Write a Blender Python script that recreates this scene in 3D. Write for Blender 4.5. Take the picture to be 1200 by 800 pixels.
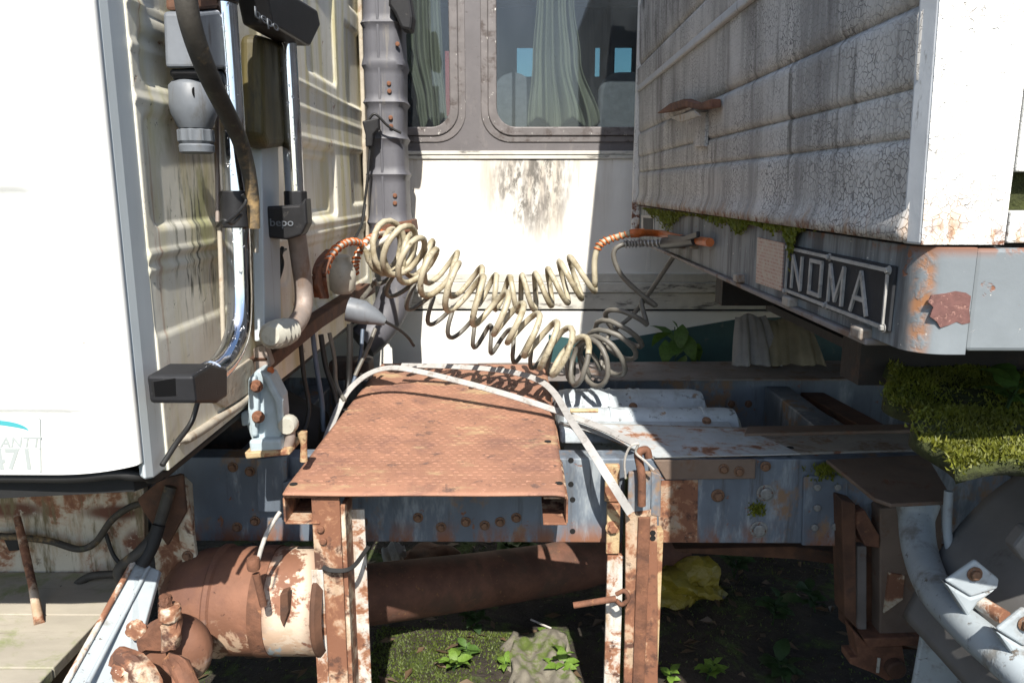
import bpy, bmesh, math, random
import numpy as np
from mathutils import Vector, Matrix, Euler
R = math.radians
sc = bpy.context.scene
for o in list(bpy.data.objects): bpy.data.objects.remove(o)

# ------------------------------------------------------------------ camera, sky, sun, exposure
FPX = 900.0                      # focal length in photo pixels (photo is 1200 x 800)
PIT = math.atan(180 / FPX); YAW = math.atan(8 / (FPX * math.cos(PIT))); CH = 1.72
cam = bpy.data.cameras.new('camera'); cam.sensor_width = 36; cam.lens = 36 * FPX / 1200
cam.clip_start = .02; cam.clip_end = 1000
co = bpy.data.objects.new('camera', cam); sc.collection.objects.link(co)
co.location = (0, 0, CH); co.rotation_euler = (R(90) - PIT, 0, YAW); sc.camera = co
SX, ST = -0.09, 1.08            # light travels (SX, 1, -ST)
w = bpy.data.worlds.new('World'); sc.world = w; w.use_nodes = True
sky = w.node_tree.nodes.new('ShaderNodeTexSky'); sky.sky_type = 'NISHITA'; sky.sun_disc = False
sky.sun_elevation = math.atan2(ST, math.hypot(SX, 1))
sky.sun_rotation = math.atan2(-SX, -1)
bg = w.node_tree.nodes['Background']; bg.inputs[1].default_value = 0.12
w.node_tree.links.new(sky.outputs[0], bg.inputs[0])
sl = bpy.data.lights.new('sun', 'SUN'); sl.energy = 5.0; sl.angle = R(.5); sl.color = (1, .95, .87)
so = bpy.data.objects.new('sun', sl); sc.collection.objects.link(so); so.location = (1, -6, 8)
so.rotation_euler = Vector((SX, 1, -ST)).to_track_quat('-Z', 'Y').to_euler()
sc.view_settings.view_transform = 'Standard'; sc.view_settings.look = 'None'
sc.view_settings.gamma = 1; sc.view_settings.exposure = 0.83
sc.cycles.max_bounces = 8; sc.cycles.diffuse_bounces = 3; sc.cycles.glossy_bounces = 4; sc.cycles.transparent_max_bounces = 8; sc.cycles.caustics_reflective = False; sc.cycles.caustics_refractive = False

# ------------------------------------------------------------------ pixel -> place
_cp, _sp, _cy, _sy = math.cos(PIT), math.sin(PIT), math.cos(YAW), math.sin(YAW)
def ray(px, py):
    u = (px - 600) / FPX; v = (py - 400) / FPX
    y = _cp - v * _sp; z = -_sp - v * _cp
    return (u * _cy - y * _sy, u * _sy + y * _cy, z)
def PY(px, py, Y): d = ray(px, py); t = Y / d[1]; return Vector((d[0] * t, Y, CH + d[2] * t))
def PX(px, py, X): d = ray(px, py); t = X / d[0]; return Vector((X, d[1] * t, CH + d[2] * t))
def PZ(px, py, Z): d = ray(px, py); t = (Z - CH) / d[2]; return Vector((d[0] * t, d[1] * t, Z))

# ------------------------------------------------------------------ procedural materials
class NT:
    def __init__(s, name):
        s.m = bpy.data.materials.new(name); s.m.use_nodes = True; s.t = s.m.node_tree
        s.b = s.t.nodes['Principled BSDF']; s.out = s.t.nodes['Material Output']
        s.tc = s.t.nodes.new('ShaderNodeTexCoord'); s.co = s.tc.outputs['Object']
    def n(s, typ, ins=None, **kw):
        x = s.t.nodes.new(typ)
        for k, v in kw.items(): setattr(x, k, v)
        for k, v in (ins or {}).items(): s.put(x.inputs[k], v)
        return x
    def put(s, sock, v):
        if isinstance(v, bpy.types.NodeSocket): s.t.links.new(v, sock)
        else: sock.default_value = v
    def map(s, sc, loc=(0, 0, 0)):
        if isinstance(sc, (int, float)): sc = (sc,) * 3
        return s.n('ShaderNodeMapping', {0: s.co, 'Scale': sc, 'Location': loc}).outputs[0]
    def noise(s, scale, detail=6, rough=.6, dist=0, seed=0):
        return s.n('ShaderNodeTexNoise', {'Vector': s.map(scale, (seed * 3.7, seed * 1.3, seed * 7.1)), 'Scale': 1.0, 'Detail': min(detail, 5), 'Roughness': rough, 'Distortion': dist}).outputs[0]
    def step(s, v, lo, hi):
        x = s.n('ShaderNodeMapRange', {0: v, 1: lo, 2: hi, 3: 0., 4: 1.}, interpolation_type='SMOOTHSTEP'); return x.outputs[0]
    def math(s, op, a, b=0.):
        return s.n('ShaderNodeMath', {0: a, 1: b}, operation=op).outputs[0]
    def mix(s, f, a, b, mode='MIX'):
        x = s.n('ShaderNodeMix', None, data_type='RGBA', blend_type=mode)
        s.put(x.inputs[0], f); s.put(x.inputs[6], a); s.put(x.inputs[7], b); return x.outputs[2]
    def sep(s):
        return s.n('ShaderNodeSeparateXYZ', {0: s.co}).outputs
def c4(c): return (c[0], c[1], c[2], 1)
MATS = {}
def mat(name, base, rough=.55, metal=0., var=.25, vscale=6, layers=(), bumps=(), spec=.5, alpha=None, coat=0, seed=0, varcol=None):
    """base colour with uneven tone, then wear layers, then relief. A layer is (colour, roughness, [masks]); masks multiply:
    ('n', scale, lo, hi) noise, ('a', axis, v0, v1) along an axis, ('v', scale, width) crack network, ('d', centre, radius) round a spot"""
    t = NT(name); rnd = random.Random(name)
    n0 = t.noise(vscale, 8, .62, 0, rnd.random() * 9)
    dark = tuple(c * (1 - var) for c in base) if varcol is None else varcol
    col = t.mix(t.step(n0, .3, .72), c4(dark), c4(base)); ro = rough; height = None
    crackh = None
    for (lc, lr, masks) in layers:
        m = None
        for q in masks:
            if q[0] == 'n': k = t.step(t.noise(q[1], 8, .68, .3 if isinstance(q[1], (int, float)) else 0, q[4] if len(q) > 4 else rnd.random() * 9), q[2], q[3])
            elif q[0] == 'a': k = t.step(t.sep()[q[1]], q[2], q[3])
            elif q[0] == 'v':
                warp = t.n('ShaderNodeTexNoise', {'Vector': t.co, 'Scale': q[1] * .6, 'Detail': 2.}).outputs[1]
                vec = t.n('ShaderNodeVectorMath', {0: t.map(q[1]), 1: warp}, operation='ADD').outputs[0]
                vo = t.n('ShaderNodeTexVoronoi', {'Vector': vec, 'Scale': 1.0}, feature='DISTANCE_TO_EDGE').outputs[0]
                k = t.math('SUBTRACT', 1., t.step(vo, q[2] * .3, q[2])); crackh = k
            elif q[0] == 'd':
                d = t.n('ShaderNodeVectorMath', {0: t.n('ShaderNodeVectorMath', {0: t.n('ShaderNodeVectorMath', {0: t.co, 1: q[1]}, operation='SUBTRACT').outputs[0], 1: tuple(1 / r for r in q[2])}, operation='MULTIPLY').outputs[0]}, operation='LENGTH').outputs[1]
                k = t.math('SUBTRACT', 1., t.step(d, .35, 1.))
            m = k if m is None else t.math('MULTIPLY', m, k)
        col = t.mix(m, col, c4(lc))
        if not isinstance(ro, float) or ro != lr: ro = t.n('ShaderNodeMix', {0: m, 2: ro, 3: lr}).outputs[0]
        if len(masks) and masks[0][0] == 'n' and isinstance(masks[0][1], (int, float)): height = m if height is None else t.math('MAXIMUM', height, m)
    t.put(t.b.inputs['Base Color'], col); t.put(t.b.inputs['Roughness'], ro)
    t.b.inputs['Metallic'].default_value = metal; t.b.inputs['Specular IOR Level'].default_value = spec
    if coat: t.b.inputs['Coat Weight'].default_value = coat
    nrm = None
    for (s_, st, dist) in bumps:
        h = t.noise(s_, 6, .6)
        args = {'Height': h, 'Strength': st, 'Distance': dist}
        if nrm is not None: args['Normal'] = nrm
        nrm = t.n('ShaderNodeBump', args).outputs[0]
    if height is not None:
        args = {'Height': t.math('MULTIPLY', height, -1.), 'Strength': .6, 'Distance': .0015}
        if nrm is not None: args['Normal'] = nrm
        nrm = t.n('ShaderNodeBump', args).outputs[0]
    if crackh is not None:
        args = {'Height': t.math('MULTIPLY', crackh, -1.), 'Strength': .8, 'Distance': .002}
        if nrm is not None: args['Normal'] = nrm
        nrm = t.n('ShaderNodeBump', args).outputs[0]
    if nrm is not None: t.put(t.b.inputs['Normal'], nrm)
    MATS[name] = t.m; return t.m

RUST = (.19, .082, .045); RUSTD = (.085, .040, .026); RUSTO = (.31, .145, .065)
mat('cab_white', (.80, .80, .77), .4, var=.12, vscale=3, layers=[((.52, .51, .43), .6, [('n', (9, 9, 1.2), .58, .80)]), ((.30, .28, .22), .8, [('n', 70, .69, .74)])], bumps=[(4, .05, .01)], coat=.2)
mat('cab_wall', (.80, .77, .66), .5, var=.2, vscale=(.01, 4, 1.2), layers=[
    ((.62, .56, .32), .7, [('n', (.01, 8, .8), .45, .68)]),
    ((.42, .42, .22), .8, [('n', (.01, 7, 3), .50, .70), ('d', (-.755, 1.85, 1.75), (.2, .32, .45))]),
    ((.38, .37, .25), .8, [('n', (.01, 26, 1.3), .58, .78)]),
    ((.42, .27, .12), .8, [('n', (.01, 44, 1.4), .63, .76)]),
    ((.12, .12, .09), .8, [('n', 55, .60, .70), ('n', 5, .47, .62)]),
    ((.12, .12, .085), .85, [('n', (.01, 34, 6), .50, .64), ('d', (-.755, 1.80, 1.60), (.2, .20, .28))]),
    (RUSTO, .85, [('n', (.01, 30, 2), .44, .60), ('d', (-.755, 1.595, 2.0), (.2, .03, .9))]),
    (RUSTO, .85, [('n', 14, .66, .74)])], bumps=[(30, .12, .004), (3, .15, .02)])
mat('cab_post', (.52, .57, .59), .5, var=.15, vscale=(5, 5, 1.5), layers=[((.30, .30, .26), .7, [('n', (30, 30, 2), .6, .8)]), (RUSTO, .8, [('n', 40, .72, .78)])], bumps=[(20, .06, .004)])
mat('rubber', (.009, .009, .009), .7, var=.4, vscale=14, bumps=[(60, .2, .003)])
mat('black_plastic', (.020, .020, .022), .5, var=.35, vscale=18, layers=[((.07, .065, .06), .8, [('n', 30, .6, .8)])], bumps=[(120, .12, .002)], spec=.3)
mat('grey_plastic', (.15, .165, .185), .5, var=.22, vscale=16, layers=[((.08, .075, .065), .8, [('n', (22, 22, 5), .55, .75)])], bumps=[(90, .1, .002)])
mat('snorkel', (.105, .105, .12), .55, var=.22, vscale=(12, 12, 3), layers=[((.19, .175, .155), .8, [('n', (22, 22, 2.2), .55, .76)]), ((.05, .046, .044), .8, [('n', 26, .62, .76)])], bumps=[(80, .12, .002)])
mat('chrome', (.78, .79, .82), .10, 1., var=.10, vscale=25, layers=[((.33, .30, .27), .45, [('n', 70, .60, .72)]), ((.25, .14, .07), .7, [('n', 45, .70, .78)])], bumps=[(10, .02, .004)])
mat('dull_pipe', (.34, .28, .245), .6, .2, var=.3, vscale=16, layers=[((.24, .16, .11), .8, [('n', (30, 30, 8), .52, .72)])], bumps=[(60, .2, .003)])
mat('old_hose', (.055, .048, .038), .7, var=.5, vscale=20, layers=[((.30, .20, .09), .9, [('n', 9, .52, .70)]), ((.11, .12, .06), .9, [('n', 16, .6, .75)])], bumps=[(70, .3, .004)])
mat('yellow_bottle', (.10, .08, .025), .55, var=.5, vscale=(16, 16, 4), layers=[((.05, .045, .03), .8, [('n', (20, 20, 4), .52, .68)]), ((.33, .17, .04), .7, [('n', (50, 50, 3), .66, .8)])], bumps=[(50, .1, .003)])
mat('sill_cream', (.46, .41, .33), .6, var=.3, vscale=12, layers=[((.30, .22, .15), .8, [('n', 20, .52, .7)]), (RUSTO, .85, [('n', 30, .68, .76)])], bumps=[(40, .3, .004)])
mat('white_plastic', (.46, .445, .38), .45, var=.2, vscale=20, layers=[((.25, .24, .2), .6, [('n', 18, .55, .7)])])
mat('rust', RUST, .85, var=.5, vscale=20, layers=[(RUSTD, .9, [('n', 14, .5, .7)]), (RUSTO, .85, [('n', 30, .6, .75)])], bumps=[(120, .5, .003), (20, .3, .006)])
mat('rust_dark', (.12, .055, .03), .85, var=.5, vscale=12, layers=[((.05, .03, .022), .9, [('n', 8, .5, .7)])], bumps=[(90, .4, .003)])
mat('rust_shaft', (.15, .065, .04), .8, var=.5, vscale=9, layers=[((.08, .045, .03), .9, [('n', 7, .48, .68)]), ((.20, .10, .04), .85, [('n', 60, .6, .72)])], bumps=[(110, .3, .003)])
mat('catwalk', (.33, .165, .105), .75, var=.25, vscale=7, layers=[((.20, .10, .07), .85, [('n', 6, .48, .66)]), ((.40, .29, .16), .85, [('n', (4, 8, 4), .54, .72)]), ((.11, .065, .052), .85, [('n', 17, .58, .70)]), ((.42, .22, .15), .65, [('n', 70, .56, .72)]), ((.06, .035, .03), .9, [('n', 50, .68, .75)])], bumps=[(160, .3, .002), (30, .2, .004)])
def peel(name, paint, lo=.5, seed=1.0, sc_=9, extra=()):
    k = random.Random(name + 'p').random() * 9
    return mat(name, paint, .55, var=.22, vscale=7, layers=[((.34, .24, .15), .75, [('n', (sc_ * 2.2, sc_ * 2.2, sc_ * .5), lo + .0, lo + .2)]),
        (tuple(.5 * a + .5 * b for a, b in zip(paint, (.30, .15, .07))), .8, [('n', sc_, lo - .07, lo + .08, k)]), ((.27, .13, .07), .85, [('n', sc_, lo + .02, lo + .09, k)]),
        (RUST, .85, [('n', sc_, lo + .07, lo + .13, k)]), (RUSTD, .9, [('n', sc_ * 1.7, lo + .10, lo + .22)]), (tuple(min(1, a * 1.1) for a in paint), .6, [('n', sc_ * 7, .64, .70), ('n', 8, .45, .6)])] + list(extra), bumps=[(60, .3, .003), (14, .25, .004)])
peel('peel_cream', (.62, .56, .43), .5)
def sc3(px, py, rx, rz): p = PY(px, py, 2.13); return [('n', 26, .34, .44), ('d', tuple(p), (rx, .2, rz))]
peel('front_panel', (.55, .50, .40), .50, extra=[((.13, .055, .035), .9, sc3(*q)) for q in ((14, 597, .14, .035), (134, 600, .13, .035), (90, 677, .08, .03), (160, 640, .05, .08))] + [((.16, .13, .07), .9, [('n', (24, 24, 4), .50, .66)])])
peel('peel_white', (.60, .585, .54), .47, sc_=11)
peel('peel_post', (.66, .60, .48), .42, sc_=8)
peel('peel_rusty', (.52, .42, .32), .40, sc_=8)
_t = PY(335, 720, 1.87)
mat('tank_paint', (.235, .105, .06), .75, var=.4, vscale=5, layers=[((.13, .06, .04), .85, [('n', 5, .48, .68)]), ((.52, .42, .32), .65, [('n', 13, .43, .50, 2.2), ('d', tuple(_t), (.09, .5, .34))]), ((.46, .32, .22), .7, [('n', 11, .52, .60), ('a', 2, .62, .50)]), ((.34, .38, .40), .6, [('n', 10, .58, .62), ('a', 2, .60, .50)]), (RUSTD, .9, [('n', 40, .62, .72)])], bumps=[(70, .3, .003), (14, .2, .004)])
peel('patch_tan', (.34, .27, .21), .42, sc_=16)
peel('yellow_cream', (.48, .37, .21), .48, sc_=14)
mat('rail_blue', (.145, .175, .215), .55, var=.4, vscale=(5, 5, 2.5), layers=[
    ((.27, .30, .32), .6, [('n', (11, 11, 3), .50, .68)]),
    ((.075, .08, .09), .7, [('n', (20, 20, 2), .54, .72)]),
    ((.22, .14, .085), .8, [('n', (7, 7, 5), .54, .66)]),
    (RUST, .85, [('n', (16, 16, 6), .40, .62), ('a', 2, .735, .652)]),
    (RUST, .85, [('n', 24, .64, .70)])], bumps=[(40, .2, .003)])
mat('rail_top', (.34, .31, .27), .6, var=.3, vscale=8, layers=[((.16, .10, .065), .85, [('n', 10, .48, .64)]), (RUST, .85, [('n', 20, .62, .70)])], bumps=[(60, .25, .003)])
mat('rail_far', (.20, .18, .17), .7, var=.3, vscale=8, layers=[((.15, .095, .065), .85, [('n', 11, .50, .66)])], bumps=[(60, .25, .003)])
mat('brown_plate', (.17, .12, .09), .7, var=.3, vscale=7, layers=[((.15, .075, .04), .85, [('n', 14, .54, .7)])], bumps=[(70, .3, .003)])
mat('casting', (.46, .51, .54), .6, var=.25, vscale=8, layers=[((.30, .32, .33), .8, [('n', 9, .5, .68)]), ((.15, .155, .155), .8, [('n', 30, .58, .68)]), ((.28, .2, .14), .8, [('n', 15, .62, .70)])], bumps=[(35, .3, .004)])
peel('ledge_paint', (.46, .49, .50), .53, sc_=10)
mat('latch_blue', (.42, .50, .54), .5, var=.25, vscale=12, layers=[((.40, .36, .28), .7, [('n', 20, .6, .75)]), (RUSTO, .85, [('n', 24, .67, .73)])], bumps=[(50, .25, .003)])
mat('grey_paint', (.37, .415, .44), .5, var=.2, vscale=6, layers=[((.20, .195, .18), .8, [('n', 9, .50, .68)]), ((.12, .10, .08), .85, [('n', 40, .60, .70)]), ((.46, .48, .48), .6, [('n', 60, .68, .73)]), (RUST, .85, [('n', 26, .74, .78)])], bumps=[(30, .08, .003)])
mat('fender_grey', (.17, .165, .16), .6, var=.25, vscale=5, layers=[((.09, .082, .075), .8, [('n', 9, .55, .75)]), ((.36, .35, .33), .8, [('n', 60, .68, .75)])], bumps=[(40, .15, .003)])
mat('trailer_crackle', (.60, .585, .56), .65, var=.22, vscale=4, layers=[
    ((.15, .145, .14), .8, [('v', 85, .07), ('n', 4, .33, .56)]),
    ((.30, .29, .275), .85, [('n', (.01, 4.5, .5), .48, .68)]),
    ((.17, .16, .15), .85, [('n', (.01, 5.5, 1.1), .48, .74)]),
    ((.10, .095, .085), .85, [('n', (.01, 26, 2.2), .50, .72), ('n', (.01, 3, .6), .48, .62)]),
    ((.08, .075, .065), .85, [('n', (.01, 9, 3), .42, .62), ('a', 2, 2.2, 2.45)]),
    ((.34, .23, .15), .85, [('n', (22, 22, 5), .48, .68), ('a', 2, 1.70, 1.65)]),
    (RUST, .9, [('n', 20, .48, .60), ('a', 2, 1.668, 1.645)])], bumps=[(60, .2, .003), (6, .2, .012)])
mat('trailer_side', (.80, .79, .75), .6, var=.1, vscale=6, layers=[((.28, .26, .24), .8, [('v', 85, .04), ('n', 6, .45, .65)]),
    ((.45, .27, .14), .85, [('n', (22, 22, 8), .46, .64), ('a', 2, 1.74, 1.64)]), (RUST, .9, [('n', 26, .46, .56), ('a', 2, 1.685, 1.642)]), (RUST, .9, [('n', 14, .72, .76)])], bumps=[(40, .15, .003)])
mat('trailer_corner', (.50, .52, .54), .6, var=.15, vscale=7, layers=[((.26, .26, .26), .8, [('n', (60, 60, 20), .58, .7)]), (RUST, .9, [('n', 18, .5, .62), ('a', 2, 1.70, 1.645)])], bumps=[(40, .2, .003)])
pc = PY(1114, 363, 1.1)
mat('trailer_beam', (.20, .225, .24), .65, var=.22, vscale=5, layers=[((.075, .078, .082), .8, [('n', (14, 14, 1.6), .42, .62), ('a', 0, .585, .572)]),  # front face: grime streaks, with its shade also painted into this dark layer
    (RUSTO, .85, [('n', 26, .40, .60), ('d', (.582, 1.105, 1.56), (.022, .03, .16))]),
    ((.55, .53, .48), .7, [('n', 60, .66, .70)]), (RUST, .9, [('n', 22, .66, .72)]),
    (RUST, .9, [('n', 22, .46, .58), ('a', 2, 1.618, 1.64)])], bumps=[(40, .2, .003)])
mat('name_plate', (.032, .034, .038), .75, 0., var=.35, vscale=18, layers=[((.075, .075, .075), .8, [('n', 30, .6, .78)])], bumps=[(60, .15, .002)], spec=.2)
mat('plate_metal', (.36, .35, .33), .6, 0., var=.35, vscale=40, layers=[((.16, .15, .14), .8, [('n', 45, .55, .68)])], bumps=[(90, .2, .002)])
mat('bus_white', (.78, .77, .73), .45, var=.08, vscale=4, layers=[
    ((.60, .56, .49), .7, [('n', (5, 5, .5), .40, .70), ('a', 2, 1.35, 1.85)]),
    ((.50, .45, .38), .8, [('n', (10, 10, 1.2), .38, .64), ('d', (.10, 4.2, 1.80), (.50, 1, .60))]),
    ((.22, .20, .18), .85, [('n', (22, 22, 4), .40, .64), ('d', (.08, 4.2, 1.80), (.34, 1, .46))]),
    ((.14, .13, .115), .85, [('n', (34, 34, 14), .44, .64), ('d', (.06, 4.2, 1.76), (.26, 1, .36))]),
    ((.40, .36, .28), .8, [('n', (34, 34, 1.6), .54, .74), ('a', 2, 1.45, 1.88)]),
    ((.42, .42, .42), .7, [('n', 26, .72, .76)])], bumps=[(3, .12, .02), (40, .06, .003)])
mat('bus_trim', (.58, .56, .50), .5, var=.2, vscale=12, layers=[((.15, .14, .13), .8, [('n', (6, 30, 30), .54, .68)])], bumps=[(50, .1, .002)])
mat('bus_belt', (.125, .115, .118), .6, var=.2, vscale=6, layers=[((.17, .155, .15), .8, [('n', (14, 14, 6), .54, .74)]), ((.075, .065, .06), .8, [('n', 24, .60, .74)])], bumps=[(40, .1, .003)])
mat('window_frame', (.16, .145, .142), .55, .1, var=.25, vscale=14, layers=[((.085, .07, .065), .85, [('n', 12, .50, .66)]), ((.62, .60, .56), .6, [('n', (60, 60, 24), .655, .69)])], bumps=[(70, .2, .002)])
mat('teal', (.035, .095, .10), .5, var=.3, vscale=6, layers=[((.12, .14, .13), .8, [('n', 20, .62, .76)])])
mat('bus_inside', (.08, .085, .095), .8, var=.2)
mat('seat_fabric', (.12, .125, .13), .85, var=.3, vscale=30, bumps=[(200, .3, .002)])
mat('red_plastic', (.28, .05, .045), .6, var=.2)
mat('hose_cream', (.43, .385, .28), .45, var=.14, vscale=18, layers=[((.25, .21, .13), .7, [('n', 14, .46, .64)]), ((.10, .085, .06), .8, [('n', 30, .56, .70)])])
mat('hose_dark', (.15, .14, .12), .5, var=.3, vscale=20)
mat('hose_white', (.58, .55, .48), .5, var=.25, vscale=40)
mat('orange_spring', (.55, .14, .03), .55, var=.35, vscale=40, layers=[((.28, .16, .09), .8, [('n', 30, .58, .7)])])
mat('silver_spring', (.45, .45, .44), .4, .7, var=.3, vscale=40)
mat('strap', (.40, .39, .375), .5, var=.18, vscale=20, layers=[((.22, .20, .18), .8, [('n', 26, .52, .70)]), ((.5, .24, .14), .8, [('n', 14, .68, .74)])])
mat('cable_blue', (.09, .12, .17), .5, var=.3); mat('cable_black', (.018, .018, .018), .55, var=.4)
mat('cord', (.45, .42, .38), .8, var=.3, vscale=80)
mat('moss_base', (.05, .06, .012), .95, var=.6, vscale=30, layers=[((.05, .035, .02), .95, [('n', 14, .56, .7)])], bumps=[(60, .8, .012)])
def leafmat(name, c, var=.5, trans=.25):
    t = NT(name); n = t.noise(9, 4); oi = t.n('ShaderNodeNewGeometry').outputs['Random Per Island']
    col = t.mix(t.step(n, .3, .7), c4(tuple(x * (1 - var) for x in c)), c4(c))
    col = t.mix(t.math('MULTIPLY', oi, .5), col, c4((c[0] * 1.3, c[1] * 1.1, c[2] * .7)))
    t.put(t.b.inputs['Base Color'], col); t.b.inputs['Roughness'].default_value = .6
    tr = t.n('ShaderNodeBsdfTranslucent', {0: col}); ms = t.n('ShaderNodeMixShader', {0: trans, 1: t.b.outputs[0], 2: tr.outputs[0]})
    t.put(t.out.inputs[0], ms.outputs[0]); MATS[name] = t.m
leafmat('moss', (.15, .175, .014), .55, .2); leafmat('leaf', (.07, .15, .03)); leafmat('leaf_bright', (.14, .26, .04)); leafmat('leaf_dark', (.03, .07, .022))  # bright and dark leaf copies put sun and shade into the weeds' colour
leafmat('ground_moss', (.085, .125, .018), .5, .2); leafmat('dead_leaf', (.10, .07, .045), .6, .1)
mat('soil', (.040, .031, .022), .95, var=.55, vscale=9, layers=[((.030, .023, .018), .95, [('n', 5, .5, .65)]), ((.05, .075, .015), .95, [('n', 3.5, .52, .64)]), ((.10, .085, .065), .95, [('n', 45, .62, .7)])], bumps=[(40, .8, .02), (8, .6, .05)])
mat('concrete_moss', (.20, .18, .14), .95, var=.4, vscale=14, layers=[((.08, .11, .02), .95, [('n', 8, .48, .6)]), ((.09, .06, .04), .95, [('n', 22, .6, .7)])], bumps=[(70, .6, .006)])
mat('board', (.37, .335, .27), .85, var=.22, vscale=(3, 9, 3), layers=[((.20, .22, .10), .9, [('n', 5, .48, .66)]), ((.22, .19, .15), .9, [('n', (4, 30, 4), .56, .74)]), ((.12, .10, .08), .9, [('n', 40, .69, .74)])], bumps=[(50, .2, .003)])
mat('bark', (.10, .075, .05), .9)
mat('curtain', (.135, .14, .09), .9, var=.22, vscale=(9, 9, 2), layers=[((.16, .155, .11), .9, [('n', (12, 12, 2), .58, .78)])], bumps=[(300, .2, .001)])
mat('tarp', (.26, .235, .17), .8, var=.35, vscale=6, bumps=[(9, .6, .03)]); mat('grey_cloth', (.30, .30, .31), .8, var=.3, vscale=6, bumps=[(9, .6, .03)])
mat('yellow_bag', (.26, .20, .02), .45, var=.4, vscale=7, bumps=[(14, .7, .03)]); mat('white_paper', (.55, .52, .48), .8, var=.3, vscale=20)
mat('dark_metal', (.028, .024, .022), .8, var=.4, vscale=8, layers=[((.07, .04, .028), .9, [('n', 9, .55, .7)])], bumps=[(40, .4, .006)])
mat('bolt', (.22, .12, .07), .75, .2, var=.45, vscale=80, layers=[((.33, .32, .30), .6, [('n', 60, .58, .68)])]); mat('bolt_grey', (.26, .26, .25), .6, .2, var=.4, vscale=80, layers=[(RUST, .85, [('n', 70, .55, .66)])])
mat('hole', (.006, .006, .006), 1.)
mat('sticker', (.70, .72, .66), .5, var=.06); mat('ink_grey', (.36, .39, .38), .6, var=.1); mat('ink_teal', (.06, .33, .36), .5, var=.1)
mat('rust_patch', (.16, .075, .065), .9, var=.3, vscale=70, layers=[((.30, .16, .13), .9, [('n', 160, .55, .65)])], bumps=[(150, .4, .002)])
# dusty window glass: clear, glossy at grazing angles, thin dust film
t = NT('dusty_glass'); fr = t.math('ADD', .035, t.math('MULTIPLY', t.math('POWER', t.n('ShaderNodeLayerWeight', {0: .5}).outputs[1], 5.), .9))
tr = t.n('ShaderNodeBsdfTransparent', {0: (.80, .84, .86, 1)}); gl = t.n('ShaderNodeBsdfGlossy', {0: (1, 1, 1, 1), 'Roughness': .03}); df = t.n('ShaderNodeBsdfDiffuse', {0: (.30, .33, .36, 1)})
dm = t.math('ADD', .022, t.math('MULTIPLY', t.step(t.noise((5, 5, 2), 6), .4, .8), .03))
m1 = t.n('ShaderNodeMixShader', {0: dm, 1: tr.outputs[0], 2: df.outputs[0]}); m2 = t.n('ShaderNodeMixShader', {0: fr, 1: m1.outputs[0], 2: gl.outputs[0]})
t.put(t.out.inputs[0], m2.outputs[0]); MATS['dusty_glass'] = t.m
t = NT('tinted_glass'); tr = t.n('ShaderNodeBsdfTransparent', {0: (.42, .55, .55, 1)}); t.put(t.out.inputs[0], tr.outputs[0]); MATS['tinted_glass'] = t.m
# printed data plate: rows of worn print
t = NT('print_plate'); br = t.n('ShaderNodeTexBrick', {'Vector': t.n('ShaderNodeCombineXYZ', {0: t.sep()[1], 1: t.sep()[2]}).outputs[0], 'Color1': (.33, .16, .13, 1), 'Color2': (.38, .26, .21, 1), 'Mortar': (.42, .32, .26, 1), 'Scale': 1.0, 'Mortar Size': .0022, 'Brick Width': .023, 'Row Height': .0078})
col = t.mix(t.step(t.noise(50), .45, .7), br.outputs[0], (.42, .36, .29, 1)); t.put(t.b.inputs['Base Color'], col); t.b.inputs['Roughness'].default_value = .6; MATS['print_plate'] = t.m

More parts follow.
